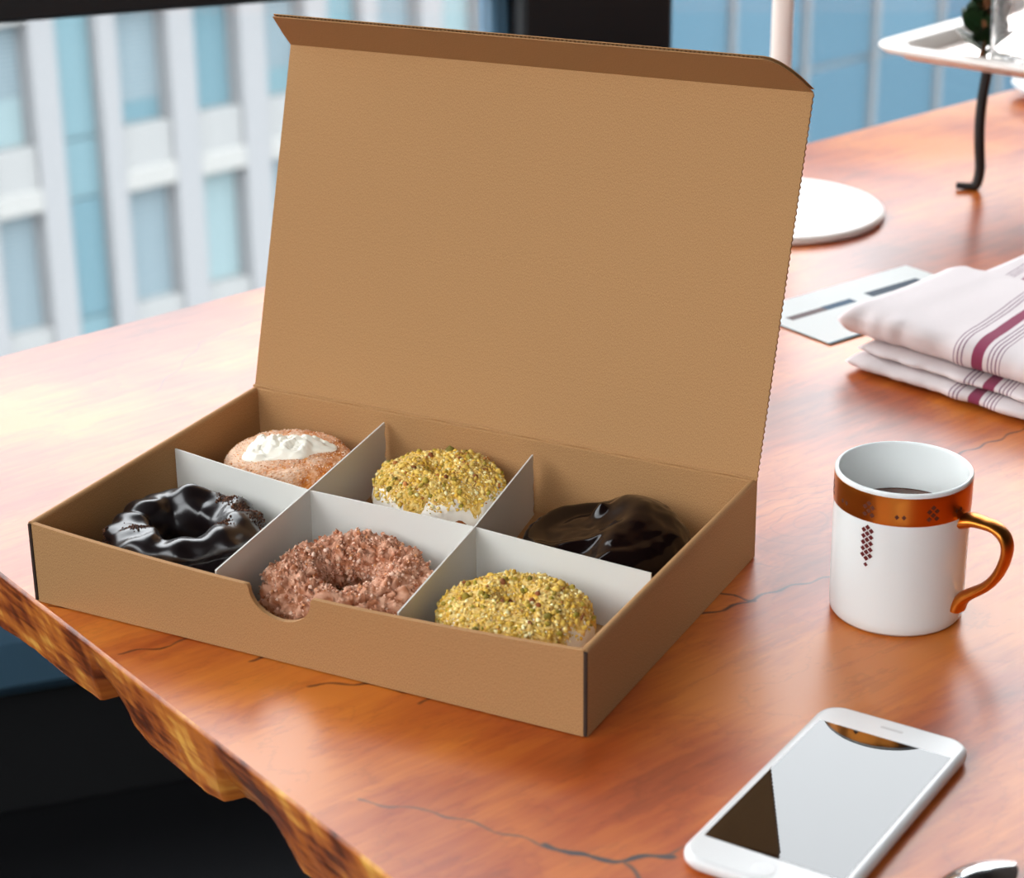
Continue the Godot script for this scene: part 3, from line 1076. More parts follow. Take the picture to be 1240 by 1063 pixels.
func build_pistachio_donut(at: Vector3, R: float, H: float, label: String, sd: int, share: float) -> void:
	var root := thing("pistachio_donut", label, "donut", at, 0.0, "donuts in the box")
	var n1 := noise(70.0, sd, 3)
	var n2 := noise(300.0, sd + 1, 2)
	var shape := func(s: float, th: float, grow: float) -> Vector3:
		var p := dome_point(R, H, s, th)
		var r := Vector2(p.x, p.z).length()
		p.y -= 0.009 * exp(-pow(Vector2(p.x + 0.001, p.z + 0.002).length() / 0.0075, 2.0)) * (1.0 if s < 0.5 else 0.0)
		p.y += 0.0015 * sin(r / R * PI)
		var d := Vector3(p.x, 0.4 * absf(p.y) + 0.003, p.z).normalized()
		return p + d * (n1.get_noise_3dv(p) * 0.0022 + grow)
	var mb := MB.new()
	mb.grid(100, 46, func(i: int, j: int) -> Array:
		var p: Vector3 = shape.call(j / 45.0, TAU * i / 100.0, -0.0008)
		return [p, lin(196, 116, 56).lerp(lin(146, 78, 36), 0.5 + n1.get_noise_3dv(p * 2.0))], true, false)
	obj("dough", mb, mats.vertex_matte, root)
	# the glaze ends in drips below the rim
	mb = MB.new()
	mb.grid(120, 40, func(i: int, j: int) -> Vector3:
		var th := TAU * i / 120.0
		var end := 0.80 + 0.035 * sin(th * 7.0 + sd) + 0.03 * sin(th * 12.0 + 2.0) + 0.02 * sin(th * 3.0)
		var s := end * j / 39.0
		var p: Vector3 = shape.call(s, th, 0.0008 * (1.0 - pow(j / 39.0, 8.0)) - 0.0004)
		return p, true, false)
	obj("white_glaze", mb, mats.white_glaze, root)
	# the crumbs pressed into the glaze make a rough coat ...
	var nq := noise(420.0, sd + 3, 2)
	var nk := noise(260.0, sd + 4, 2)
	mb = MB.new()
	mb.grid(260, 110, func(i: int, j: int) -> Array:
		var th := TAU * i / 260.0
		var end := 0.71 - share * 0.05 + 0.05 * sin(th * 6.0 + sd) + 0.035 * sin(th * 13.0 + 1.0) + 0.02 * sin(th * 29.0)
		var p: Vector3 = shape.call(end * j / 109.0, th, 0.0)
		var q := nq.get_noise_3dv(p)
		p = shape.call(end * j / 109.0, th, (0.0010 + 0.0012 * q) * (1.0 - pow(j / 109.0, 10.0)))
		var kk := nk.get_noise_3dv(p)
		var col := lin(216, 168, 72).lerp(lin(234, 204, 130), clampf(q * 1.2 + 0.4, 0.0, 1.0)).lerp(lin(150, 120, 40), clampf(kk * 2.6 - 0.7, 0.0, 1.0)).lerp(lin(150, 92, 48), clampf(-kk * 2.6 - 0.9, 0.0, 1.0))
		return [p, col], true, false)
	obj("pistachio_coat", mb, mats.vertex_crumb, root)
	# ... with loose crumbs on top
	var colors := [lin(224, 186, 84), lin(236, 210, 134), lin(214, 170, 66), lin(166, 150, 52), lin(184, 118, 60), lin(248, 236, 180)]
	var near := ab(0, -1)
	var lump := scatter(func(rng: RandomNumberGenerator) -> Array:
		var s := sqrt(rng.randf()) * 0.70
		var th := rng.randf() * TAU
		var p: Vector3 = shape.call(s, th, 0.0006)
		var q: Vector3 = shape.call(s + 0.01, th, 0.0006)
		var t: Vector3 = shape.call(s, th + 0.02, 0.0006)
		var n := (t - p).cross(q - p).normalized()
		return [p, n if n.y > 0 or s > 0.8 else -n], 2600, Vector2(0.0005, 0.0019), colors, [5.0, 3.0, 3.0, 0.7, 0.8, 1.4],
		func(p: Vector3, rng: RandomNumberGenerator) -> bool:
			var front := p.dot(near)
			return p.y > H * (0.60 + share * 0.10 + 0.14 * n1.get_noise_3dv(p * 3.0)) , sd + 5)
	stuff(obj("pistachio_crumbs", lump, mats.vertex_crumb, root))
	var big := scatter(func(rng: RandomNumberGenerator) -> Array:
		var s := sqrt(rng.randf()) * 0.62
		var th := rng.randf() * TAU
		return [shape.call(s, th, 0.001), Vector3.UP], 46, Vector2(0.0018, 0.003), [lin(168, 146, 58), lin(140, 80, 44), lin(222, 186, 90), lin(128, 114, 44)], [1.0, 1.0, 1.8, 0.6],
		func(_p: Vector3, _r: RandomNumberGenerator) -> bool: return true, sd + 9)
	stuff(obj("nut_pieces", big, mats.vertex_crumb, root))

func build_glazed_donut() -> void:
	var root := thing("glazed_donut", "glossy dark chocolate glazed donut with a folded bulge, right back cell", "donut", Vector3(0.2575, 0.0036, -0.1585), 0.0, "donuts in the box")
	var n1 := noise(60.0, 71, 2)
	var shape := func(s: float, th: float) -> Vector3:
		var p := dome_point(0.0445, 0.0315, s, th)
		var rt := ab(1, 0)
		var aw := ab(0, 1)
		var a := p.dot(rt)
		var b := p.dot(aw)
		var top := 1.0 - smoothstep(0.45, 0.75, s)
		# crease between the low left side and the high right bulge
		var line := a - (-0.004 + 0.16 * (b - 0.01))
		p.y -= 0.0095 * (1.0 - smoothstep(-0.006, 0.013, line)) * top
		p.y += 0.0075 * exp(-pow((a - 0.017) / 0.019, 2.0) - pow((b - 0.004) / 0.024, 2.0)) * top
		p.y -= 0.0075 * exp(-pow((a - 0.004) / 0.009, 2.0) - pow((b - 0.002) / 0.012, 2.0)) * top
		p.y += 0.0062 * exp(-pow((a + 0.003) / 0.0042, 2.0) - pow((b - 0.021) / 0.006, 2.0)) * top
		p.y += 0.0028 * exp(-pow((b + 0.013) / 0.005, 2.0)) * (1.0 - smoothstep(-0.012, 0.0, a)) * top
		p += Vector3(p.x, 0.01, p.z).normalized() * n1.get_noise_3dv(p) * 0.0012
		return p
	var mb := MB.new()
	mb.grid(90, 40, func(i: int, j: int) -> Array:
		var p: Vector3 = shape.call(j / 39.0, TAU * i / 90.0)
		return [Vector3(p.x * 0.975, p.y * 0.96, p.z * 0.975), lin(150, 74, 40)], true, false)
	obj("dough", mb, mats.vertex_matte, root)
	mb = MB.new()
	mb.grid(160, 80, func(i: int, j: int) -> Vector3:
		var th := TAU * i / 160.0
		var end := 0.86 + 0.03 * sin(th * 5.0) + 0.025 * sin(th * 9.0 + 1.0)
		return shape.call(end * j / 79.0, th), true, false)
	obj("chocolate_glaze", mb, mats.thick_glaze, root)

func build_chocolate_ring() -> void:
	var root := thing("chocolate_ring_donut", "craggy dark chocolate ring donut with a wide hole, left front cell", "donut", Vector3(0.0525, 0.0036, -0.0640), 0.0, "donuts in the box")
	var n1 := noise(60.0, 81, 1)
	var shape := func(th: float, ph: float) -> Vector3:
		var up := maxf(0.0, sin(ph))
		var d := (sqrt(pow(sin(th * 4.0 + 0.5), 2.0) + 0.03) - 0.6) * 0.0024 * up + 0.0016 * sin(th * 3.0 + 2.0) * up
		# a split running round the outer side: an upper crown and a lower, lumpy skirt
		d -= 0.0036 * exp(-pow((ph - 0.30 - 0.08 * sin(th * 3.0)) / 0.17, 2.0))
		d += (0.0022 + 0.0016 * sin(th * 11.0)) * exp(-pow((ph + 0.12) / 0.22, 2.0))
		var p := ring_point(0.0298, 0.0138, 0.0150, th, ph, d)
		d += n1.get_noise_3dv(p) * 0.0026
		return ring_point(0.0298, 0.0138, 0.0150, th, ph, d)
	var mb := MB.new()
	mb.grid(240, 96, func(i: int, j: int) -> Vector3: return shape.call(TAU * i / 240.0, TAU * j / 96.0 - PI), true, true)
	obj("chocolate_glaze", mb, mats.dark_glaze, root)
	# bare crumbly cake where the glaze has broken off, at the right, the lower left and the near side
	var spots := [[ab(0.039, 0.008), 0.0085], [ab(0.030, 0.014), 0.006], [ab(0.022, -0.010), 0.005], [ab(-0.022, -0.014), 0.0055], [ab(-0.042, -0.010), 0.006], [ab(0.02, 0.025), 0.005]]
	var cake := scatter(func(rng: RandomNumberGenerator) -> Array:
		var sp: Array = spots[rng.randi() % spots.size()]
		var c: Vector3 = sp[0]
		var th: float = atan2(c.z, c.x) + rng.randfn(0.0, 0.5) * sp[1] / 0.03
		var r := Vector2(c.x, c.z).length()
		var ph0 := acos(clampf((r - 0.0298) / 0.0138, -0.95, 0.95))
		var ph := ph0 + rng.randfn(0.0, 0.22)
		var p: Vector3 = shape.call(th, ph)
		var q: Vector3 = shape.call(th, ph + 0.05)
		return [p, (Vector3(cos(th), 0, sin(th)) * cos(ph) + Vector3.UP * sin(ph))], 900, Vector2(0.0004, 0.0011), [lin(88, 56, 40), lin(60, 36, 26), lin(120, 80, 56)], [3.0, 3.0, 1.0],
		func(_p: Vector3, _r: RandomNumberGenerator) -> bool: return true, 88)
	stuff(obj("bare_cake_crumbs", cake, mats.vertex_crumb, root))

func build_crumb_donut() -> void:
	var root := thing("crumb_donut", "rosy brown cinnamon crumb donut behind the thumb notch, middle front cell", "donut", Vector3(0.1580, 0.0042, -0.0585), 0.0, "donuts in the box")
	var n1 := noise(62.0, 91, 3)
	var n2 := noise(120.0, 92, 1)
	var n3 := noise(380.0, 93, 1)
	var shape := func(th: float, ph: float, grow: float) -> Vector3:
		var d := 0.0012 * sin(th * 3.0 + 1.0)
		# a cracked furrow round the near side
		var near := maxf(0.0, cos(th - atan2(ab(0.3, -1).z, ab(0.3, -1).x)))
		d -= 0.0035 * near * exp(-pow((ph - 1.0 - 0.12 * sin(th * 4.0)) / 0.12, 2.0))
		var p := ring_point(0.0300, 0.0130, 0.0126, th, ph, d)
		d += n1.get_noise_3dv(p) * 0.0034 + absf(n2.get_noise_3dv(p)) * 0.0040 - 0.0010 + absf(n3.get_noise_3dv(p)) * 0.0016 + grow
		return ring_point(0.0300, 0.0130, 0.0126, th, ph, d)
	var mb := MB.new()
	mb.grid(420, 190, func(i: int, j: int) -> Array:
		var p: Vector3 = shape.call(TAU * i / 420.0, TAU * j / 190.0 - PI, -0.0004)
		return [p, lin(214, 164, 136).lerp(lin(166, 106, 74), clampf(0.5 + n2.get_noise_3dv(p * 1.5), 0.0, 1.0))], true, true)
	obj("dough", mb, mats.vertex_matte, root)
	var lump := scatter(func(rng: RandomNumberGenerator) -> Array:
		var th := rng.randf() * TAU
		var ph := rng.randf_range(-1.1, 3.4)
		var p: Vector3 = shape.call(th, ph, 0.0)
		return [p, (Vector3(cos(th), 0, sin(th)) * cos(ph) + Vector3.UP * sin(ph))], 3200, Vector2(0.0004, 0.0016), [lin(226, 180, 152), lin(206, 148, 118), lin(236, 200, 178), lin(164, 100, 68), lin(212, 146, 98)], [3.0, 2.4, 2.0, 0.8, 0.8],
		func(p: Vector3, rng: RandomNumberGenerator) -> bool: return p.y > 0.0045 and n1.get_noise_3dv(p * 2.3) > -0.15, 95)
	stuff(obj("crumb_coat", lump, mats.vertex_crumb, root))

# ------------------------------------------------------------------ mug
func build_mug() -> void:
	var at := Vector3(0.4075, 0.0, -0.1895)
	var root := thing("coffee_mug", "white porcelain mug with gold band and curved gold handle", "mug", at)
	var R := 0.0346
	var H := 0.0795
	var prof := []
	for p in [[0.0, 0.0035], [0.029, 0.0035], [0.0305, 0.0008], [0.0325, 0.0003], [0.0338, 0.0022], [0.0342, 0.006]]:
		prof.append(Vector2(p[0], p[1]))
	for k in 12:
		prof.append(Vector2(lerpf(0.0342, R, k / 11.0), lerpf(0.008, H - 0.0012, k / 11.0)))
	for k in 7:
		var an := PI * k / 6.0
		prof.append(Vector2(R - 0.0011 + 0.0011 * cos(an), H - 0.0011 + 0.0011 * sin(an)))
	for k in 10:
		prof.append(Vector2(lerpf(R - 0.0022, 0.0318, k / 9.0), lerpf(H - 0.002, 0.010, k / 9.0)))
	for p in [[0.030, 0.0065], [0.026, 0.005], [0.0, 0.0048]]:
		prof.append(Vector2(p[0], p[1]))
	var mb := MB.new()
	mb.lathe(prof, 128, false)
	obj("body", mb, mats.porcelain, root)
	# gilded band under the rim
	mb = MB.new()
	var bp := []
	for k in 7:
		bp.append(Vector2(R + 0.0001 - 0.00008 * k / 6.0, H - 0.0022 - 0.0152 * k / 6.0))
	var bandp := bp.duplicate()
	for k in 7:
		bandp.append(bp[6 - k] - Vector2(0.0003, 0))
	mb.lathe(bandp, 128, true)
	var band := obj("gold_band", mb, mats.gilding, root)
	# printed motifs: little curved lozenges
	var lozenge := func(m: MB, ang: float, y: float, w: float, h: float, r: float) -> void:
		var pts := []
		for q in [[0.0, -1.0], [1.0, 0.0], [0.0, 1.0], [-1.0, 0.0]]:
			var a: float = ang + q[0] * w / r
			pts.append(Vector3(cos(a) * r, y + q[1] * h, sin(a) * r))
		var nrm: Vector3 = (pts[1] - pts[0]).cross(pts[2] - pts[0])
		if nrm.dot(Vector3(cos(ang), 0, sin(ang))) < 0.0:
			pts.reverse()
		m.face(pts)
	var ink := mat("maroon_print", hue(96, 26, 26), 0.3)
	var brown := mat("bronze_print", hue(92, 44, 26), 0.5)
	# the angle that faces the viewer, and positive angles go towards the viewer's left on the mug's front
	var front := atan2(0.86, 0.40)
	var drop := MB.new()
	var a0 := front + 0.63
	var rows := [[0.0], [-1, 1], [0.0], [-1, 1], [0.0], [-1, 1], [0.0], [-1, 1], [0.0], [-1, 1], [0.0]]
	for k in rows.size():
		for q in rows[k]:
			lozenge.call(drop, a0 + float(q) * 0.06, 0.0590 - k * 0.0017, 0.00150, 0.0015, R + 0.00012)
	lozenge.call(drop, a0, 0.0590 - 12.0 * 0.0017, 0.0013, 0.0013, R + 0.00012)
	obj("lozenge_print", drop, ink, root)
	var bm := MB.new()
	for k in 12:
		var ac := a0 + (k - 3) * 0.47
		if k % 2 == 1:
			for q in [[0, 0], [-1, 1], [1, 1], [-1, -1], [1, -1], [0, 2]]:
				lozenge.call(bm, ac + q[0] * 0.058, 0.0680 + q[1] * 0.0020, 0.0015, 0.0014, R + 0.00022)
		else:
			for q in [-1, 1]:
				lozenge.call(bm, ac + q * 0.05, 0.0672, 0.0012, 0.0014, R + 0.00022)
	obj("band_print", bm, brown, band)
	# handle: a flat gilded strap
	var d := Vector3(0.985, 0, 0.17).normalized()
	var c := Curve3D.new()
	for p in [[0.0335, 0.0588, 0.0, 0.0, 0.007, 0.003], [0.0480, 0.0605, -0.006, 0.0, 0.006, -0.0005], [0.0585, 0.0475, 0.001, 0.008, -0.001, -0.008], [0.0470, 0.0250, 0.007, 0.006, -0.006, -0.005], [0.0345, 0.0105, 0.001, 0.007, 0.0, 0.0]]:
		c.add_point(d * p[0] + Vector3(0, p[1], 0), d * p[2] + Vector3(0, p[3], 0), d * p[4] + Vector3(0, p[5], 0))
	c.bake_interval = 0.0008
	var path := []
	var ln := c.get_baked_length()
	for k in 61:
		path.append(c.sample_baked(ln * k / 60.0))
	mb = MB.new()
	var across := d.cross(Vector3.UP)
	mb.tube(path, func(t: float) -> Vector2:
		var flare := 0.0022 * exp(-pow(t / 0.10, 2.0)) + 0.0024 * exp(-pow((t - 1.0) / 0.12, 2.0))
		return Vector2(0.0027 + flare * 0.5, 0.0052 + flare * 0.7), 16, across)
	obj("handle", mb, mats.gilding, root)
	# the coffee left inside
	mb = MB.new()
	mb.lathe([Vector2(0, 0.0), Vector2(0.0319, 0.0), Vector2(0.0321, 0.0003), Vector2(0.0317, -0.006), Vector2(0, -0.006)], 64, false)
	var cf := obj("coffee", mb, mats.coffee)
	cf.position = at + Vector3(0, 0.0535, 0)
	tag(cf, "brown coffee inside the white mug, just visible past its near rim", "coffee")

# ------------------------------------------------------------------ phone
func rounded(w: float, h: float, r: float, n := 8) -> PackedVector2Array:
	var out := PackedVector2Array()
	for q in [[1, 1, 0.0], [-1, 1, PI / 2], [-1, -1, PI], [1, -1, PI * 1.5]]:
		for k in n + 1:
			var an: float = q[2] + PI / 2 * k / n
			out.append(Vector2(q[0] * (w / 2 - r) + r * cos(an), q[1] * (h / 2 - r) + r * sin(an)))
	return out

func rounded_slab(mb: MB, w: float, h: float, r: float, prof: Array) -> void:
	# prof: [inset, y] pairs from the bottom to the top
	var outline := rounded(w, h, r, 10)
	var n := outline.size()
	mb.grid(n, prof.size(), func(i: int, j: int) -> Vector3:
		var q: Vector2 = rounded(w - 2 * prof[j][0], h - 2 * prof[j][0], maxf(r - prof[j][0], 0.0005), 10)[i]
		return Vector3(q.x, prof[j][1], -q.y), true, false)
	for e in [0, prof.size() - 1]:
		var pts := []
		for q in rounded(w - 2 * prof[e][0], h - 2 * prof[e][0], maxf(r - prof[e][0], 0.0005), 10):
			pts.append(Vector3(q.x, prof[e][1], -q.y))
		if e == 0:
			pts.reverse()
		mb.face(pts)

func build_phone() -> void:
	# local x runs across the phone, -z towards its far end
	var root := thing("smartphone", "white smartphone lying face up near the mug, its dark screen off", "phone", Vector3(0.4415, 0.0, 0.0075), deg_to_rad(-5.6))
	var mb := MB.new()
	rounded_slab(mb, 0.0735, 0.1500, 0.0115, [[0.003, 0.0004], [0.0012, 0.0011], [0.0002, 0.0026], [0.0, 0.004], [0.0003, 0.0056], [0.0014, 0.0067], [0.0026, 0.0071]])
	obj("body", mb, mats.phone_white, root)
	mb = MB.new()
	rounded_slab(mb, 0.0645, 0.1135, 0.0006, [[0.0, 0.00705], [0.0, 0.00722]])
	obj("screen", mb, mats.screen_glass, root)
	mb = MB.new()
	rounded_slab(mb, 0.011, 0.0016, 0.0007, [[0.0, 0.00705], [0.0, 0.00718]])
	var sp := obj("earpiece", mb, mat("earpiece_grey", hue(196, 192, 190), 0.5), root)
	sp.position = Vector3(0, 0, -0.0658)
	mb = MB.new()
	mb.lathe([Vector2(0.0, 0.00705), Vector2(0.0055, 0.00705), Vector2(0.0057, 0.0073), Vector2(0.0050, 0.0072), Vector2(0.0, 0.0070)], 40, false)
	var hb := obj("home_button", mb, mats.phone_white, root)
	hb.position = Vector3(0, 0, 0.0662)

# ------------------------------------------------------------------ napkin
func napkin_material() -> StandardMaterial3D:
	var m := mat("striped_linen", Color.WHITE, 0.9, 0.0, 0.2)
	var im := Image.create(1024, 16, false, Image.FORMAT_RGB8)
	im.fill(hue(224, 214, 214))
	var px := 1024.0 / 0.3        # u spans 0.3 m
	for s in [[0.0955, 0.0010], [0.0985, 0.0010], [0.1015, 0.0010], [0.109, 0.0085], [0.121, 0.0010], [0.124, 0.0010], [0.127, 0.0010], [0.130, 0.0008]]:
		im.fill_rect(Rect2i(int(s[0] * px), 0, maxi(2, int(s[1] * px)), 16), hue(140, 62, 88) if s[1] > 0.005 else hue(128, 92, 112))
	m.albedo_texture = ImageTexture.create_from_image(im)
	m.normal_enabled = true
	m.normal_texture = noise_tex(noise(0.3, 55, 2), [], 256, 1.0)
	m.normal_scale = 0.1
	m.rim_enabled = true
	m.rim = 0.15
	return m

func build_napkin() -> void:
	var linen := napkin_material()
	# u runs along the near fold to the right, v away from the viewer
	var o := Vector3(0.273, 0, -0.556)
	var u := Vector3(0.925, 0, 0.38).normalized()
	var v := Vector3(0.30, 0, -0.954).normalized()
	var root := thing("napkin", "folded white cloth napkin with burgundy stripes near the table's far right", "napkin", o)
	var nz := noise(22.0, 33, 3)
	# each layer is a flattened loop: cross-section in (v, y), swept along u
	var layer := func(called: String, u0: float, u1: float, v0: float, v1: float, y0: float, th: float, skew: float, shift: float, sd: float) -> void:
		var mb := MB.new()
		var nu := 70
		var sec := 40
		mb.grid(nu, sec, func(i: int, j: int) -> Array:
			var t := float(i) / (nu - 1)
			var uu := lerpf(u0, u1, t)
			var an := TAU * j / sec
			var cs := signf(cos(an)) * pow(absf(cos(an)), 0.35)
			var sn := signf(sin(an)) * pow(absf(sin(an)), 0.8)
			var endr := sqrt(maxf(0.0, 1.0 - pow(maxf(0.0, 1.0 - minf(t, 1.0 - t) / 0.05), 2.0)))
			var mid := (v0 + v1) / 2.0 + skew * uu
			var vv := mid - cs * (v1 - v0) / 2.0
			var near := 1.0 - smoothstep(0.0, 0.05, vv - v0)
			var wob := nz.get_noise_3d(uu, vv, sd)
			var yy := y0 + th / 2.0 + sn * th / 2.0 * (0.25 + 0.75 * endr) * (0.8 + 0.35 * near) + wob * 0.0014 * (1.0 if sn > 0 else 0.35)
			var edge := nz.get_noise_2d(uu * 1.6, sd + 4.0) * 0.003 * (1.0 if cs > 0 else -1.0)
			var p := u * uu + v * (vv + edge) + Vector3(0, maxf(yy, 0.0006), 0)
			return [p, Color.WHITE, Vector2((uu + 0.011 + shift + 0.18 * vv) / 0.3, j / 40.0)], false, true)
		for e in [0, nu - 1]:
			var base: int = e * sec
			var c := Vector3.ZERO
			for j in sec:
				c += mb.v[base + j]
			var k := mb.vert(c / sec, Color.WHITE, mb.t[base])
			for j in sec:
				if e == 0:
					mb.tri(k, base + j, base + (j + 1) % sec)
				else:
					mb.tri(k, base + (j + 1) % sec, base + j)
		obj(called, mb, linen, root)
	layer.call("lower_fold", 0.012, 0.26, -0.048, 0.14, 0.0005, 0.010, 0.05, -0.005, 1.0)
	layer.call("lower_fold", 0.016, 0.26, -0.040, 0.15, 0.0095, 0.008, 0.05, -0.012, 5.0)
	layer.call("upper_fold", -0.004, 0.26, -0.036, 0.11, 0.0165, 0.022, 0.06, 0.0, 9.0)
	layer.call("back_fold", 0.012, 0.26, 0.07, 0.20, 0.012, 0.022, 0.02, 0.03, 14.0)

func build_card() -> void:
	# a printed leaflet under the napkin
	var o := Vector3(0.247, 0.0004, -0.545)
	var a := Vector3(-0.90, 0, -0.43).normalized()
	var b := Vector3(0.43, 0, -0.90).normalized()
	var im := Image.create(256, 512, false, Image.FORMAT_RGB8)
	im.fill(hue(212, 214, 212))
	im.fill_rect(Rect2i(0, 0, 6, 512), hue(40, 84, 100))
	im.fill_rect(Rect2i(150, 40, 22, 110), hue(90, 70, 70))
	im.fill_rect(Rect2i(150, 150, 24, 90), hue(10, 60, 90))
	im.fill_rect(Rect2i(150, 290, 30, 170), hue(8, 40, 62))
	im.fill_rect(Rect2i(0, 110, 36, 70), hue(30, 36, 80))
	var m := mat("leaflet_print", Color.WHITE, 0.55, 0.0, 0.3)
	m.albedo_texture = ImageTexture.create_from_image(im)
	var mb := MB.new()
	var w := 0.085
	var h := 0.165
	var p := func(x: float, y: float, up: float) -> Vector3: return o + a * w * x + b * h * y + Vector3(0, up, 0)
	mb.grid(13, 17, func(i: int, j: int) -> Array:
		return [p.call(i / 12.0, j / 16.0, 0.0008), Color.WHITE, Vector2(i / 12.0, j / 16.0)], false, false, 1)
	mb.grid(13, 2, func(i: int, j: int) -> Vector3: return p.call(i / 12.0, 0.0, 0.0008 * j))
	mb.grid(17, 2, func(i: int, j: int) -> Vector3: return p.call(0.0, i / 16.0, 0.0008 * j))
	mb.grid(13, 2, func(i: int, j: int) -> Vector3: return p.call(i / 12.0, 1.0, 0.0008 * j))
	mb.grid(17, 2, func(i: int, j: int) -> Vector3: return p.call(1.0, i / 16.0, 0.0008 * j))
	if (mb.v[mb.ix[1]] - mb.v[mb.ix[0]]).cross(mb.v[mb.ix[2]] - mb.v[mb.ix[0]]).y < 0.0:
		for k in range(0, 12 * 16 * 6, 3):
			var q := mb.ix[k]
			mb.ix[k] = mb.ix[k + 1]
			mb.ix[k + 1] = q
	var c := obj("leaflet", mb, m)
	tag(c, "glossy white leaflet with a blue strip, partly under the napkin", "leaflet")

# ------------------------------------------------------------------ lamp, tray, spoon
func build_lamp() -> void:
	var root := thing("desk_lamp", "white lamp with round flat base and slim pole behind the box lid", "lamp", Vector3(0.104, 0, -0.818))
	var mb := MB.new()
	mb.lathe([Vector2(0, 0.0), Vector2(0.085, 0.0), Vector2(0.0872, 0.0008), Vector2(0.088, 0.0026), Vector2(0.087, 0.0056), Vector2(0.084, 0.0068), Vector2(0.02, 0.0072), Vector2(0.0, 0.0072)], 96, false)
	obj("base", mb, mats.white_enamel, root)
	mb = MB.new()
	mb.tube([Vector3(0, 0.0065, 0), Vector3(0, 0.2, 0), Vector3(0, 0.42, 0)], 0.0085, 24, Vector3.RIGHT)
	obj("pole", mb, mats.white_enamel, root)
	mb = MB.new()
	mb.lathe([Vector2(0.0, 0.47), Vector2(0.012, 0.468), Vector2(0.03, 0.455), Vector2(0.055, 0.43), Vector2(0.068, 0.40), Vector2(0.066, 0.40), Vector2(0.052, 0.428), Vector2(0.028, 0.45), Vector2(0.0, 0.458)], 64, false)
	obj("shade", mb, mats.white_enamel, root)

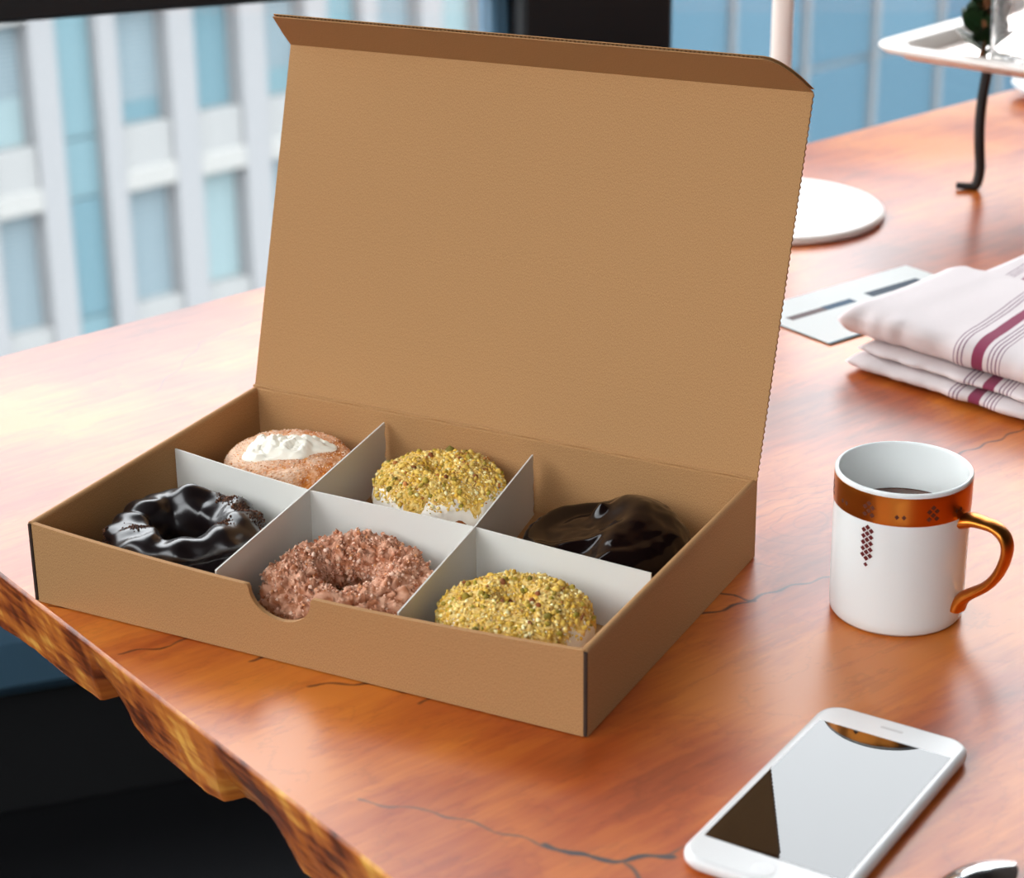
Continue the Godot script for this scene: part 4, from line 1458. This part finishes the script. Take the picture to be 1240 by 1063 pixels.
func build_tray() -> void:
	var a := Vector3(0.975, 0, 0.22).normalized()
	var b := Vector3(0.30, 0, -0.954).normalized()
	var corner := Vector3(0.128, 0, -0.948)
	var side := 0.27
	var mid := corner + (a + b) * side / 2.0
	var hgt := 0.112
	var root := thing("serving_tray", "square silver tray with white rolled rim raised on black legs", "tray", Vector3(mid.x, 0, mid.z))
	var out := func(inset: float, r: float) -> Array:
		var pts := []
		for q in rounded(side - 2 * inset, side - 2 * inset, r, 10):
			pts.append(a * q.x + b * q.y)
		return pts
	var mb := MB.new()
	var rim := []
	var rings := [[0.012, -0.004, 0.022], [0.004, -0.0035, 0.028], [0.0, 0.0, 0.032], [0.0012, 0.0022, 0.031], [0.009, 0.0024, 0.024], [0.018, 0.0020, 0.018], [0.0205, 0.0008, 0.016], [0.026, -0.0085, 0.012], [0.02, -0.0105, 0.016], [0.0150, -0.0055, 0.02]]
	var loops := []
	for q in rings:
		loops.append(out.call(q[0], q[2]))
	mb.grid(44, rings.size(), func(i: int, j: int) -> Vector3: return loops[j][i] + Vector3(0, hgt + rings[j][1], 0), true, true)
	obj("rim", mb, mats.white_enamel, root)
	mb = MB.new()
	var inner: Array = out.call(0.022, 0.016)
	for s in [1.0, -1.0]:
		var pts := []
		for q in inner:
			pts.append(q + Vector3(0, hgt - 0.0092 + 0.0006 * s, 0))
		if (pts[12] - pts[0]).cross(pts[24] - pts[0]).y * s < 0.0:
			pts.reverse()
		mb.face(pts)
	obj("tray_floor", mb, mats.silver, root)
	for k in 3:
		var r := Vector3(0.234 - mid.x, 0, -0.952 - mid.z).rotated(Vector3.UP, TAU * k / 3.0)
		var o := r.normalized()
		if k == 0:
			o = ab(-1, 0.1)
		var path := []
		for e in 13:
			path.append(r + Vector3(0, lerpf(hgt - 0.010, 0.02, e / 12.0), 0) + o * 0.003 * sin(PI * e / 12.0))
		for e in range(1, 11):
			var an := PI / 2 * e / 10.0
			path.append(r + o * 0.004 * (1.0 - cos(an)) + Vector3(0, 0.02 - 0.0172 * sin(an), 0))
		path.append(r + o * 0.012 + Vector3(0, 0.0032, 0))
		path.append(r + o * 0.0185 + Vector3(0, 0.0038, 0))
		mb = MB.new()
		mb.tube(path, func(t: float) -> Vector2: return Vector2(0.0044, 0.0040) * (1.0 - 0.35 * smoothstep(0.8, 1.0, t)), 12, o.cross(Vector3.UP))
		obj("leg", mb, mats.black_iron, root)
	# a dark green sprig and a glass standing on the tray
	var lp := Vector3(0.2205, hgt - 0.0086, -0.985)
	var pl := thing("leafy_sprig", "dark green leafy sprig with yellow tip standing on the tray", "plant", lp)
	mb = MB.new()
	mb.tube([Vector3(0, 0, 0), Vector3(0.001, 0.03, 0), Vector3(-0.001, 0.075, 0)], 0.004, 8)
	obj("stem", mb, mats.stem, pl)
	var rng := RandomNumberGenerator.new()
	rng.seed = 12
	for k in 18:
		mb = MB.new()
		var base := Vector3(0, 0.002 + 0.004 * k, 0)
		var an := k * 2.4
		var ln := 0.034 - 0.0008 * k
		var dir := Vector3(cos(an), 1.0 if k > 3 else 0.8, sin(an)).normalized()
		var sd := dir.cross(Vector3.UP).normalized()
		var nr := sd.cross(dir).normalized()
		for sgn in [1.0, -1.0]:
			mb.grid(9, 5, func(i: int, j: int) -> Vector3:
				var t := i / 8.0
				var w := 0.015 * sin(PI * minf(t * 0.95 + 0.05, 1.0)) * (j - 2) / 2.0
				return base + dir * ln * t + sd * w + nr * (0.004 * sin(PI * t) + 0.0004 * sgn - absf(w) * 0.3), false, false, int(sgn))
		obj("leaf", mb, mats.leaf_tip if k == 13 else mats.leaf, pl)
	var gp := Vector3(0.2560, hgt - 0.0086, -0.9560)
	mb = MB.new()
	mb.lathe([Vector2(0, 0), Vector2(0.019, 0), Vector2(0.021, 0.002), Vector2(0.025, 0.085), Vector2(0.0243, 0.0858), Vector2(0.0235, 0.085), Vector2(0.0195, 0.008), Vector2(0, 0.0075)], 64, false)
	var gl := obj("glass_tumbler", mb, mats.clear_glass)
	gl.position = gp
	tag(gl, "clear glass tumbler on the silver tray at the picture's edge", "glass")
	# a plate beyond the tray
	mb = MB.new()
	mb.lathe([Vector2(0, 0.0), Vector2(0.045, 0.0), Vector2(0.05, 0.002), Vector2(0.075, 0.011), Vector2(0.0765, 0.012), Vector2(0.075, 0.0132), Vector2(0.05, 0.0052), Vector2(0, 0.0042)], 72, false)
	var pt := obj("white_plate", mb, mats.porcelain)
	pt.position = Vector3(0.243, 0, -1.31)
	tag(pt, "white plate on the table behind the raised tray", "plate")

func build_spoon() -> void:
	var root := thing("spoon", "shiny metal spoon beside the phone at the table's near right", "spoon", Vector3(0.5255, 0, 0.0165), deg_to_rad(-24))
	var mb := MB.new()
	var n := 44
	var wide := func(t: float) -> float:
		if t < 0.36:
			var k := t / 0.36
			return 0.0125 * pow(sin(PI * clampf(k * 0.93 + 0.03, 0.0, 1.0)), 0.75)
		return 0.0026 + 0.004 * pow((t - 0.36) / 0.64, 1.5)
	for sgn in [1.0, -1.0]:
		mb.grid(n, 15, func(i: int, j: int) -> Vector3:
			var t := float(i) / (n - 1)
			var x: float = wide.call(t) * (j - 7) / 7.0
			if i == 0:
				x *= 0.2
			var k := clampf(t / 0.36, 0.0, 1.0)
			var bowl := 0.0075 * sin(PI * k) * (1.0 - pow((j - 7) / 7.0, 2.0)) if t < 0.36 else 0.0
			var y := 0.0026 + bowl + 0.008 * smoothstep(0.3, 0.55, t) * (1.0 - smoothstep(0.6, 1.0, t)) - 0.001 * smoothstep(0.6, 1.0, t)
			return Vector3(x, y + 0.0006 * sgn, 0.15 * t), false, false, int(-sgn))
	obj("body", mb, mats.steel_spoon, root)
